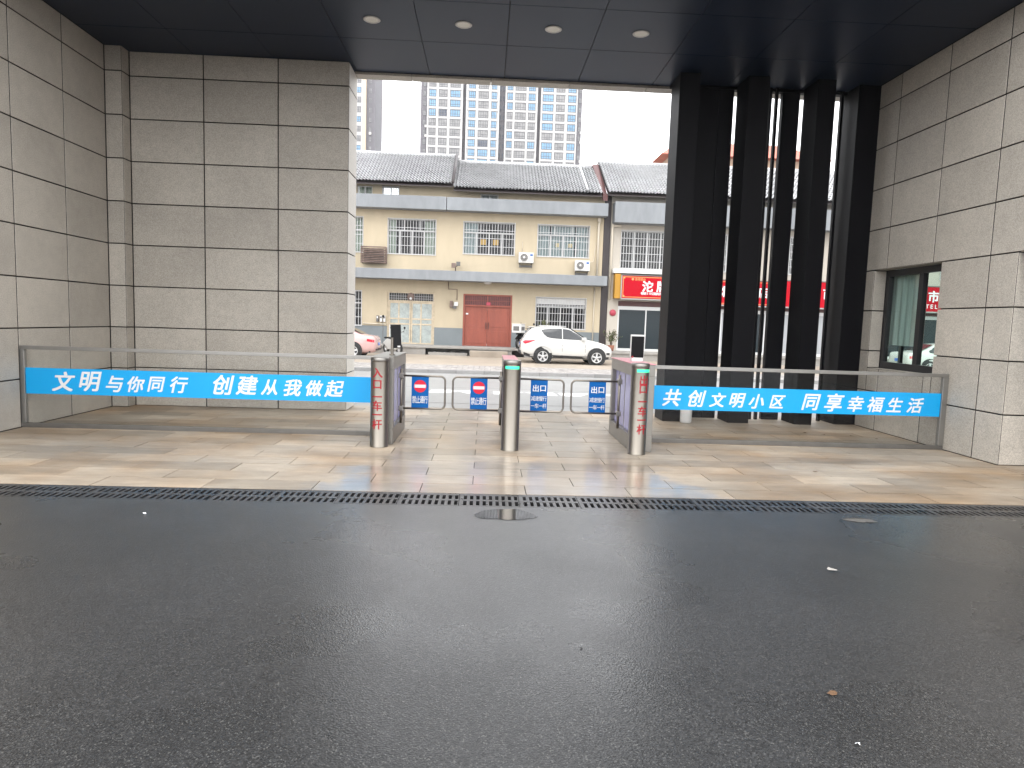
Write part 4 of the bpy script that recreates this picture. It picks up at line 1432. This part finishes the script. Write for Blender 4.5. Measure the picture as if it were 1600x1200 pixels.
for (a, b, cols, pat) in bays:
    a, b = a * K, b * K
    tp(MB().box(a, b, YT, YT + 2.19, -0.7, ZTOP), 'bay', 'tower_white')
    q = MB()
    for xx in (a, b - 0.35):
        q.box(xx, xx + 0.35, YT - 0.35, YT - 0.001, -0.7, ZTOP)
    for (c0, c1), (d0, d1) in zip(cols, cols[1:]):
        m_ = a + (b - a) * (c1 + d0) / 2
        q.box(m_ - 0.3, m_ + 0.3, YT - 0.35, YT - 0.001, -0.7, ZTOP)
    tp(q, 'pier', 'tower_white')
    e = MB()
    for r_ in range(-2, 11):
        z = ztop - r_ * FH
        e.box(a + 0.36, b - 0.36, YT - 0.2, YT - 0.001, z + 0.15, z + 0.55)
    tp(e, 'floor_band', 'tower_white')
    for r_ in range(-2, 10):
        p_ = pat[max(0, min(r_ + (0 if a > -15 else 1), 9))] if r_ >= 0 else pat[0]
        for (c0, c1), k_ in zip(cols, p_):
            x = a + (b - a) * (c0 + c1) / 2
            w = (b - a) * (c1 - c0)
            tower_window(t1, TI, x, YT - 0.06, ztop - r_ * FH - 2.05, w, 2.05, 3 if w < 2.9 else 4, k_)
# stair strips between the bays and at the corners
for xa, xb in ((-13.24, -12.0), (16.14, 17.1)):
    q = MB().box(xa * K, xb * K, YT + 0.6, YT + 2.19, -0.7, ZTOP)
    tp(q, 'corner_strip', 'tower_grey')
    for r_ in range(-2, 10):
        tower_window(t1, TI, (xa + xb) / 2 * K + 0.2, YT + 0.54, ztop - r_ * FH - 1.9, 0.95, 1.6, 2, 'g')
        if r_ in (3, 4, 6, 8):
            tp(MB().box((xa + xb) / 2 * K + 0.35, (xa + xb) / 2 * K + 0.95, YT + 0.1, YT + 0.45, ztop - r_ * FH - 2.6, ztop - r_ * FH - 1.95), 'air_conditioner', 'ac_white')
for xx in (2.02,):
    for r_ in range(-2, 10):
        for dx in (-0.5, 0.5):
            tower_window(t1, TI, xx * K + dx, YT + 2.14, ztop - r_ * FH - 1.9, 0.6, 1.6, 1, 'd')
t2 = empty('apartment_tower', (-45, YT, 0), 'second pale apartment tower partly hidden by the stone wall', 'tower')
T2I = Matrix.Translation((45, -YT, 0))
for mb, nm_, m in ((MB().box(-60, -39.6, YT, YT + 15, -0.7, ZTOP), 'bay', 'tower_white'), (MB().box(-39.59, -38.5, YT - 0.4, YT + 15, -0.7, ZTOP), 'pier', 'tower_cream'),
                   (MB().box(-38.49, -35.9, YT + 0.5, YT + 15, -0.7, ZTOP), 'corner_strip', 'tower_grey')):
    o = mb.build(nm_, m, t2)
    o.matrix_parent_inverse = T2I
for r_ in range(-2, 10):
    for x in (-41.2, -44.5, -48, -51.5, -55):
        tower_window(t2, T2I, x, YT - 0.06, ztop - r_ * FH - 2.0, 2.2, 1.75, 3, 'gbg'[(r_ + int(x)) % 3])
    tower_window(t2, T2I, -37.3, YT + 0.44, ztop - r_ * FH - 1.9, 0.95, 1.6, 2, 'g')
    if r_ in (4, 7):
        o = MB().box(-37.6, -36.9, YT, YT + 0.4, ztop - r_ * FH - 2.7, ztop - r_ * FH - 2.0).build('air_conditioner', 'ac_white', t2)
        o.matrix_parent_inverse = T2I

# red roofed block on the right
rb = empty('red_roofed_block', (26, 70, 0), 'peach apartment block with a red hipped roof, behind the shop roofs', 'building')
RI = Matrix.Translation((-26, -70, 0))
def rp(mb, name, m, **k):
    o = mb.build(name, m, rb, **k)
    o.matrix_parent_inverse = RI
    return o
rp(MB().box(18.4, 34, 70, 80, -0.7, 18.9), 'wall', 'peach')
rp(MB().add([(17.3, 69, 18.9), (35, 69, 18.9), (35, 81, 18.9), (17.3, 81, 18.9), (20.6, 74.5, 21.6), (32, 74.5, 21.6)],
            [(0, 1, 5, 4), (1, 2, 5), (2, 3, 4, 5), (3, 0, 4), (0, 3, 2, 1)]), 'roof', 'tile_red')
for x in (19.6, 22.5, 25.4, 28.3, 31.2):
    for z in (16.6, 13.6):
        rp(MB().box(x, x + 1.4, 69.95, 69.999, z, z + 1.5), 'window', 'pane_grey')

# ================================================================== VEHICLES
def car(label, cat, loc, paint, flip, st, wheels, wr, glass_side, rear, extras, wheel_w=0.2):
    """st: stations (s, z bottom, z belt, z top, half width belt, half width roof)"""
    t = empty('parked_car', loc, label, cat)
    if flip:
        t.rotation_euler = (0, 0, math.pi)
    v, f = [], []
    def ring(s_, zb, zl, zt_, w, wr_):
        half = [(0.0, zb), (0.86 * w, zb), (0.965 * w, zb + 0.10), (0.995 * w, zb + 0.25 * (zl - zb) + 0.05), (w, zb + 0.62 * (zl - zb)), (0.975 * w, zl - 0.05), (0.945 * w, zl),
                (0.5 * (0.945 * w + wr_) + 0.012, 0.5 * (zl + zt_)), (wr_, zt_ - 0.06 * min(1, (zt_ - zl) / 0.3)), (0.8 * wr_, zt_ - 0.012), (0.4 * wr_, zt_), (0, zt_ + 0.006)]
        return [(s_, -y, z) for y, z in half] + [(s_, y, z) for y, z in half[-2:0:-1]]
    rings = [ring(*q) for q in st]
    n_ = len(rings[0])
    for q in rings:
        v += q
    for i in range(len(rings) - 1):
        for k in range(n_):
            j = (k + 1) % n_
            f.append((i * n_ + k, i * n_ + j, (i + 1) * n_ + j, (i + 1) * n_ + k))
    f.append(tuple(range(n_)))
    f.append(tuple(range(len(v) - n_, len(v))))
    body = MB().add(v, f, 0, True).build('body', paint, t)
    def at(s_):
        for a, b in zip(st, st[1:]):
            if a[0] <= s_ <= b[0]:
                k = (s_ - a[0]) / (b[0] - a[0])
                return [p + (q - p) * k for p, q in zip(a, b)]
        return st[-1] if s_ > st[-1][0] else st[0]
    def side_y(s_, z):
        _, zb, zl, zt_, w, wr_ = at(s_)
        if z <= zl:
            prof = [(zb, 0.86 * w), (zb + 0.10, 0.965 * w), (zb + 0.25 * (zl - zb) + 0.05, 0.995 * w), (zb + 0.62 * (zl - zb), w), (zl - 0.05, 0.975 * w), (zl, 0.945 * w)]
        else:
            prof = [(zl, 0.945 * w), (0.5 * (zl + zt_), 0.5 * (0.945 * w + wr_) + 0.012), (zt_ - 0.06 * min(1, (zt_ - zl) / 0.3), wr_), (zt_, 0.7 * wr_)]
        for a, b in zip(prof, prof[1:]):
            if a[0] <= z <= b[0]:
                return a[1] + (b[1] - a[1]) * (z - a[0]) / max(1e-6, b[0] - a[0])
        return prof[-1][1]
    def side_poly(poly, name, m, par, off=0.012, n2=10):
        """polygon given as top and bottom chains [(s, ztop, zbottom)]"""
        for sg in (-1, 1):
            vv, ff = [], []
            for k in range(len(poly) - 1):
                pass
            pts = []
            for (s0, a0, b0), (s1, a1, b1) in zip(poly, poly[1:]):
                for i in range(3):
                    k = i / 3
                    pts.append((s0 + (s1 - s0) * k, a0 + (a1 - a0) * k, b0 + (b1 - b0) * k))
            pts.append(poly[-1])
            for s_, za, zb in pts:
                for i in range(4):
                    z = zb + (za - zb) * i / 3
                    vv.append((s_, sg * (side_y(s_, z) + off), z))
            for k in range(len(pts) - 1):
                for i in range(3):
                    ff.append((k * 4 + i, (k + 1) * 4 + i, (k + 1) * 4 + i + 1, k * 4 + i + 1))
            MB().add(vv, ff, 0, True).build(name, m, par, fix=False)
    for poly in glass_side:
        side_poly(poly, 'side_window', 'car_glass', body)
    for nm_, m, poly, off in extras.get('side', ()):
        side_poly(poly, nm_, m, body, off)
    for nm_, m, quad in extras.get('quads', ()):
        MB().add(quad, [tuple(range(len(quad)))]).build(nm_, m, body, fix=False)
    for nm_, m, b_ in extras.get('boxes', ()):
        MB().box(*b_).build(nm_, m, body, bevel=0.015)
    wm = at(wheels[0])[4]
    for s_ in wheels:
        for sg in (-1, 1):
            yo = sg * (wm + 0.012)
            a_ = MB().lathe([(wr + 0.085, 0.0), (wr + 0.085, -0.03 * sg), (wr - 0.04, -0.03 * sg)], 'y', (s_, yo + sg * 0.01, wr + 0.02), 28)
            a_.lathe([(wr + 0.085, 0.001), (0.001, 0.001)], 'y', (s_, yo - sg * 0.012, wr + 0.02), 28)
            a_.build('wheel_arch', 'car_trim', body)
            w_ = MB().lathe([(wr * 0.68, 0.02 * sg), (wr * 0.94, 0.025 * sg), (wr, -0.01 * sg), (wr, -wheel_w * sg), (wr * 0.6, -wheel_w * sg)], 'y', (0, 0, 0), 32).build('wheel', 'tyre', t, loc=(s_, yo + sg * 0.012, wr))
            r_ = MB().lathe([(wr * 0.69, 0.021 * sg), (wr * 0.63, 0.026 * sg), (wr * 0.6, 0.005 * sg)], 'y', (0, 0, 0), 32)
            for k in range(5):
                a = 2 * math.pi * k / 5 + 0.3
                p0, p1 = wr * 0.1, wr * 0.63
                ca, sa = math.cos(a), math.sin(a)
                wd0, wd1 = wr * 0.09, wr * 0.15
                r_.add([(p0 * ca - wd0 * sa, 0.02 * sg, p0 * sa + wd0 * ca), (p0 * ca + wd0 * sa, 0.02 * sg, p0 * sa - wd0 * ca),
                        (p1 * ca + wd1 * sa, 0.022 * sg, p1 * sa - wd1 * ca), (p1 * ca - wd1 * sa, 0.022 * sg, p1 * sa + wd1 * ca)], [(0, 1, 2, 3)])
            r_.lathe([(wr * 0.16, 0.018 * sg), (wr * 0.14, 0.028 * sg), (0.0005, 0.028 * sg)], 'y', (0, 0, 0), 14)
            r_.build('rim', 'rim', w_, fix=False)
            MB().lathe([(wr * 0.66, 0.004 * sg), (0.0005, 0.004 * sg)], 'y', (0, 0, 0), 24, 0, False).build('brake', 'car_trim', w_)
    return t

suv_st = [(-0.03, 0.52, 0.80, 0.86, 0.66, 0.62), (0.0, 0.42, 0.92, 1.00, 0.80, 0.74), (0.07, 0.38, 0.98, 1.08, 0.84, 0.72), (0.18, 0.34, 1.02, 1.26, 0.87, 0.69), (0.33, 0.30, 1.05, 1.46, 0.885, 0.665),
          (0.46, 0.27, 1.07, 1.595, 0.89, 0.65), (0.60, 0.25, 1.08, 1.625, 0.895, 0.645), (0.87, 0.24, 1.09, 1.655, 0.895, 0.64), (1.3, 0.23, 1.09, 1.675, 0.90, 0.64), (1.67, 0.23, 1.09, 1.67, 0.90, 0.64),
          (2.0, 0.23, 1.09, 1.635, 0.90, 0.635), (2.2, 0.23, 1.09, 1.58, 0.90, 0.635), (2.5, 0.23, 1.085, 1.41, 0.90, 0.66), (2.75, 0.23, 1.08, 1.24, 0.895, 0.70), (2.95, 0.23, 1.06, 1.12, 0.89, 0.75),
          (3.2, 0.23, 1.01, 1.075, 0.885, 0.74), (3.45, 0.24, 0.965, 1.03, 0.88, 0.73), (3.7, 0.25, 0.90, 0.955, 0.86, 0.71), (3.9, 0.27, 0.82, 0.875, 0.80, 0.66), (4.05, 0.32, 0.72, 0.78, 0.68, 0.58), (4.12, 0.42, 0.62, 0.68, 0.52, 0.48)]
suv_glass = [[(0.88, 1.50, 1.46), (1.0, 1.535, 1.30), (1.14, 1.555, 1.19), (1.35, 1.575, 1.15), (1.80, 1.58, 1.125)],
             [(1.84, 1.58, 1.123), (2.1, 1.55, 1.115), (2.3, 1.47, 1.11), (2.5, 1.355, 1.105), (2.70, 1.22, 1.10), (2.84, 1.13, 1.10)]]
suv_extras = {
    'side': [('sill_trim', 'car_trim', [(0.1, 0.50, 0.36), (0.35, 0.42, 0.29), (3.75, 0.36, 0.24), (3.95, 0.38, 0.28)], 0.01),
             ('tail_lamp', 'lamp_red', [(0.06, 0.97, 0.93), (0.15, 1.03, 0.87), (0.35, 1.035, 0.93), (0.62, 1.05, 1.04)], 0.012),
             ('door_seam', 'car_trim', [(1.815, 1.1, 0.36), (1.827, 1.1, 0.36)], 0.004),
             ('door_seam', 'car_trim', [(2.85, 1.04, 0.40), (2.862, 1.04, 0.40)], 0.004),
             ('door_handle', 'car_white', [(1.18, 0.985, 0.955), (1.38, 0.99, 0.96)], 0.03),
             ('door_handle', 'car_white', [(2.02, 0.975, 0.945), (2.22, 0.98, 0.95)], 0.03),
             ('headlamp', 'lamp_clear', [(3.62, 0.86, 0.84), (3.8, 0.85, 0.75), (4.0, 0.76, 0.68)], 0.012),
             ('fog_lamp', 'car_trim', [(3.82, 0.56, 0.48), (3.98, 0.57, 0.46)], 0.012)],
    'quads': [('rear_window', 'car_glass', [(0.10, -0.58, 1.135), (0.10, 0.58, 1.135), (0.43, 0.52, 1.595), (0.43, -0.52, 1.595)]),
              ('windscreen', 'car_glass', [(2.93, -0.66, 1.14), (2.93, 0.66, 1.14), (2.24, 0.56, 1.592), (2.24, -0.56, 1.592)]),
              ('number_plate', 'plate_blue', [(-0.045, -0.22, 0.80), (-0.045, 0.22, 0.80), (-0.035, 0.22, 0.92), (-0.035, -0.22, 0.92)])],
    'boxes': [('spoiler', 'car_white', (0.30, 0.62, -0.60, 0.60, 1.60, 1.635)), ('roof_rail', 'rim', (0.85, 2.0, -0.60, -0.57, 1.675, 1.70)), ('roof_rail', 'rim', (0.85, 2.0, 0.57, 0.60, 1.675, 1.70)),
              ('rear_bumper', 'car_trim', (-0.07, 0.16, -0.72, 0.72, 0.42, 0.56)), ('mirror', 'car_white', (2.66, 2.86, -1.06, -0.88, 1.09, 1.22)), ('mirror', 'car_white', (2.66, 2.86, 0.88, 1.06, 1.09, 1.22)),
              ('grille', 'car_trim', (4.06, 4.13, -0.4, 0.4, 0.6, 0.68))]}
car('white compact suv with black wheel arches parked in front of the houses', 'car', (1.63, 30.62, -0.335), 'car_white', False, suv_st, (0.96, 3.37), 0.335, suv_glass, None, suv_extras)
# pink saloon, rear end showing past the wall
sed_st = [(-0.04, 0.40, 0.70, 0.76, 0.60, 0.56), (0.0, 0.32, 0.84, 0.90, 0.76, 0.70), (0.1, 0.26, 0.93, 0.98, 0.82, 0.74), (0.45, 0.22, 0.95, 1.02, 0.86, 0.72), (0.75, 0.2, 0.95, 1.10, 0.87, 0.68),
          (1.3, 0.2, 0.95, 1.38, 0.88, 0.60), (1.8, 0.2, 0.95, 1.45, 0.88, 0.58), (2.4, 0.2, 0.95, 1.42, 0.88, 0.58), (2.9, 0.2, 0.94, 1.22, 0.88, 0.62), (3.3, 0.2, 0.92, 0.99, 0.87, 0.70),
          (3.9, 0.22, 0.84, 0.90, 0.84, 0.68), (4.3, 0.26, 0.70, 0.76, 0.74, 0.62), (4.45, 0.34, 0.58, 0.62, 0.56, 0.5)]
sed_glass = [[(0.95, 1.10, 1.0), (1.4, 1.36, 0.985), (1.9, 1.40, 0.98)], [(1.95, 1.40, 0.98), (2.4, 1.36, 0.98), (3.0, 1.05, 0.975)]]
sed_ex = {'side': [('tail_lamp', 'lamp_red', [(0.03, 0.82, 0.70), (0.35, 0.86, 0.76)], 0.012), ('sill_trim', 'car_trim', [(0.2, 0.32, 0.24), (4.0, 0.32, 0.24)], 0.01)],
          'quads': [('rear_window', 'car_glass', [(0.62, -0.58, 1.085), (0.62, 0.58, 1.085), (1.27, 0.5, 1.39), (1.27, -0.5, 1.39)]),
                    ('number_plate', 'plate_blue', [(-0.06, -0.22, 0.56), (-0.06, 0.22, 0.56), (-0.045, 0.22, 0.69), (-0.045, -0.22, 0.69)])],
          'boxes': [('rear_bumper', 'car_trim', (-0.07, 0.1, -0.66, 0.66, 0.34, 0.42))]}
car('pale pink saloon car mostly hidden behind the stone wall', 'car', (-4.85, 30.7, -0.335), 'car_pink', True, sed_st, (0.95, 3.55), 0.315, sed_glass, None, sed_ex)
car('white saloon car parked before the supermarket, seen through the guard room window', 'car', (19.6, 31.0, -0.335), 'car_white', False, sed_st, (0.95, 3.55), 0.315, sed_glass, None, sed_ex)

# delivery scooter behind the suv and white scooter by the pale door
def scooter(loc, rz, box, label, bodymat):
    t = empty('motor_scooter', loc, label, 'scooter', None, rz)
    for x in (-0.6, 0.6):
        w = MB().lathe([(0.15, 0.03), (0.24, 0.045), (0.26, 0), (0.24, -0.045), (0.15, -0.03)], 'y', (0, 0, 0), 20).build('wheel', 'tyre', t, loc=(x, 0, 0.26))
        MB().lathe([(0.15, 0.02), (0.03, 0.03), (0.03, -0.03), (0.15, -0.02)], 'y', (0, 0, 0), 16).build('rim', 'rim', w)
    MB().prism([(-0.75, 0.5), (-0.35, 0.72), (0.05, 0.68), (0.1, 0.32), (0.4, 0.3), (0.5, 0.85), (0.6, 0.9), (0.62, 0.5), (0.45, 0.2), (-0.3, 0.2), (-0.5, 0.36)], 'y', -0.13, 0.13).build('body', bodymat, t, bevel=0.03)
    MB().box(-0.62, 0.0, -0.13, 0.13, 0.70, 0.78).build('seat', 'black_plastic', t, bevel=0.03)
    MB().tube([(0.6, 0, 0.26), (0.5, 0, 0.95), (0.48, 0, 1.02)], 0.03, 8).tube([(0.42, -0.34, 1.06), (0.48, 0, 1.02), (0.42, 0.34, 1.06)], 0.018, 8).build('fork', 'ac_dark', t)
    MB().lathe([(0.09, 0), (0.07, 0.05), (0.0005, 0.07)], 'x', (0.6, 0, 0.92), 14).build('headlamp', 'lamp_clear', t)
    for y in (-0.3, 0.3):
        MB().tube([(0.44, y, 1.05), (0.46, y * 1.2, 1.2)], 0.008, 5).lathe([(0.055, 0), (0.05, 0.015), (0.0005, 0.02)], 'x', (0.44, y * 1.2, 1.24), 12).build('mirror', 'black_plastic', t)
    if box:
        b = MB().box(-0.86, -0.34, -0.24, 0.24, 0.80, 1.24).build('top_box', 'white_plastic', t, bevel=0.02)
        b['label'] = 'grey white delivery box'
        MB().box(-0.88, -0.32, -0.26, 0.26, 1.241, 1.27).build('lid', 'pipe_cream', b)
        MB().box(-0.78, -0.42, -0.247, -0.241, 0.92, 1.10).build('print', 'ac_dark', b)
        MB().box(-0.868, -0.862, -0.16, 0.16, 0.9, 1.12).build('print', 'ac_dark', b)
    return t
scooter((1.93, 33.75, 0.15), math.radians(62), True, 'dark delivery scooter with a pale top box, half behind the white suv', 'black_plastic')
scooter((-4.35, 32.0, -0.21), math.radians(-52), False, 'white motor scooter parked beside the tail of the pink car', 'car_white')

# shrub in a pot by the shop, plant over the suv roof
def shrub(x, y, z, r, h, label, seed, name='potted_shrub'):
    t = empty(name, (x, y, z), label, 'plant')
    MB().lathe([(0.001, 0), (0.13, 0), (0.18, 0.3), (0.15, 0.3), (0.14, 0.26), (0.001, 0.26)], 'z', (0, 0, 0), 16).build('pot', 'terracotta', t)
    rn = random.Random(seed)
    st_, lv = MB(), MB()
    for i in range(16):
        a, q = rn.uniform(0, 6.28), rn.uniform(0.2, 1)
        tip = (r * q * math.cos(a), r * q * math.sin(a), 0.3 + h * rn.uniform(0.5, 1.0))
        st_.tube([(0, 0, 0.24), (tip[0] * 0.3, tip[1] * 0.3, 0.3 + (tip[2] - 0.3) * 0.55), tip], 0.007, 4)
        for k in range(16):
            f_ = rn.uniform(0.4, 1.05)
            p = Vector((tip[0] * f_, tip[1] * f_, 0.3 + (tip[2] - 0.3) * f_)) + Vector([rn.uniform(-0.06, 0.06) for _ in range(3)])
            d1 = Vector([rn.uniform(-1, 1) for _ in range(3)]).normalized()
            d2 = d1.cross(Vector([rn.uniform(-1, 1) for _ in range(3)])).normalized()
            L2, w2 = rn.uniform(0.07, 0.13), rn.uniform(0.02, 0.035)
            lv.add([p - d1 * L2 * 0.5, p + d2 * w2, p + d1 * L2 * 0.5, p - d2 * w2], [(0, 1, 2, 3)])
    st_.build('stems', 'leaf_brown', t)
    lv.build('leaves', 'leaf', t, fix=False)
shrub(6.45, 34.1, 0.15, 0.5, 0.85, 'leafy green potted shrub beside the shop pillar, just past the suv bonnet', 2)
shrub(2.95, 34.45, 0.15, 0.3, 1.15, 'grey green potted plant under the barred ground floor window, above the suv roof', 9)
# thin posts and meters near the pale door
po = empty('thin_post', (-5.05, 33.5, 0.15), 'thin post with a dark knob on top, beside the worn pale door', 'post')
MB().cyl((0, 0, 0), 0.015, 0, 1.35, 'z', 8).build('shaft', 'ac_dark', po)
MB().lathe([(0.0005, 1.33), (0.06, 1.37), (0.06, 1.43), (0.0005, 1.47)], 'z', (0, 0, 0), 12).build('knob', 'black_plastic', po)
o = MB().cyl((-4.68, 33.2, 0.0), 0.02, 0.15, 1.15, 'z', 8).build('white_stake', 'white_plastic')
tag(o, 'short white stake near the tail of the pink car', 'stake')
for i, x in enumerate((-5.55, -5.37, -5.2)):
    w_ = empty('water_meter', (x, 34.9, 1.42), 'small upright meter in the row of three on the wall beside the worn pale door', 'meter', 'meters beside the worn pale door')
    MB().box(-0.055, 0.055, -0.04, 0.09, -0.16, 0.16).build('case', 'white_plastic' if i else 'ac_dark', w_, bevel=0.01)
    MB().box(-0.04, 0.04, -0.048, -0.041, 0.02, 0.12).build('dial', 'ac_dark' if i else 'white_plastic', w_)
MB().tube([(-6.3, 34.93, 1.16), (-5.1, 34.93, 1.14)], 0.025, 6).build('water_pipe', 'pipe_cream', h1)

# ================================================================== thin mist in the street air
hm = bpy.data.materials.new('haze')
hm.use_nodes = True
hn = hm.node_tree.nodes
hn.remove(hn['Principled BSDF'])
pv = hn.new('ShaderNodeVolumePrincipled')
pv.inputs['Color'].default_value = (0.97, 0.98, 1.0, 1)
pv.inputs['Density'].default_value = 0.0003
hm.node_tree.links.new(pv.outputs[0], hn['Material Output'].inputs['Volume'])
MT['haze'] = hm
tag(MB().box(-255, 255, -125, 305, -1.75, ZTOP + 2).build('haze', 'haze'), kind='stuff')
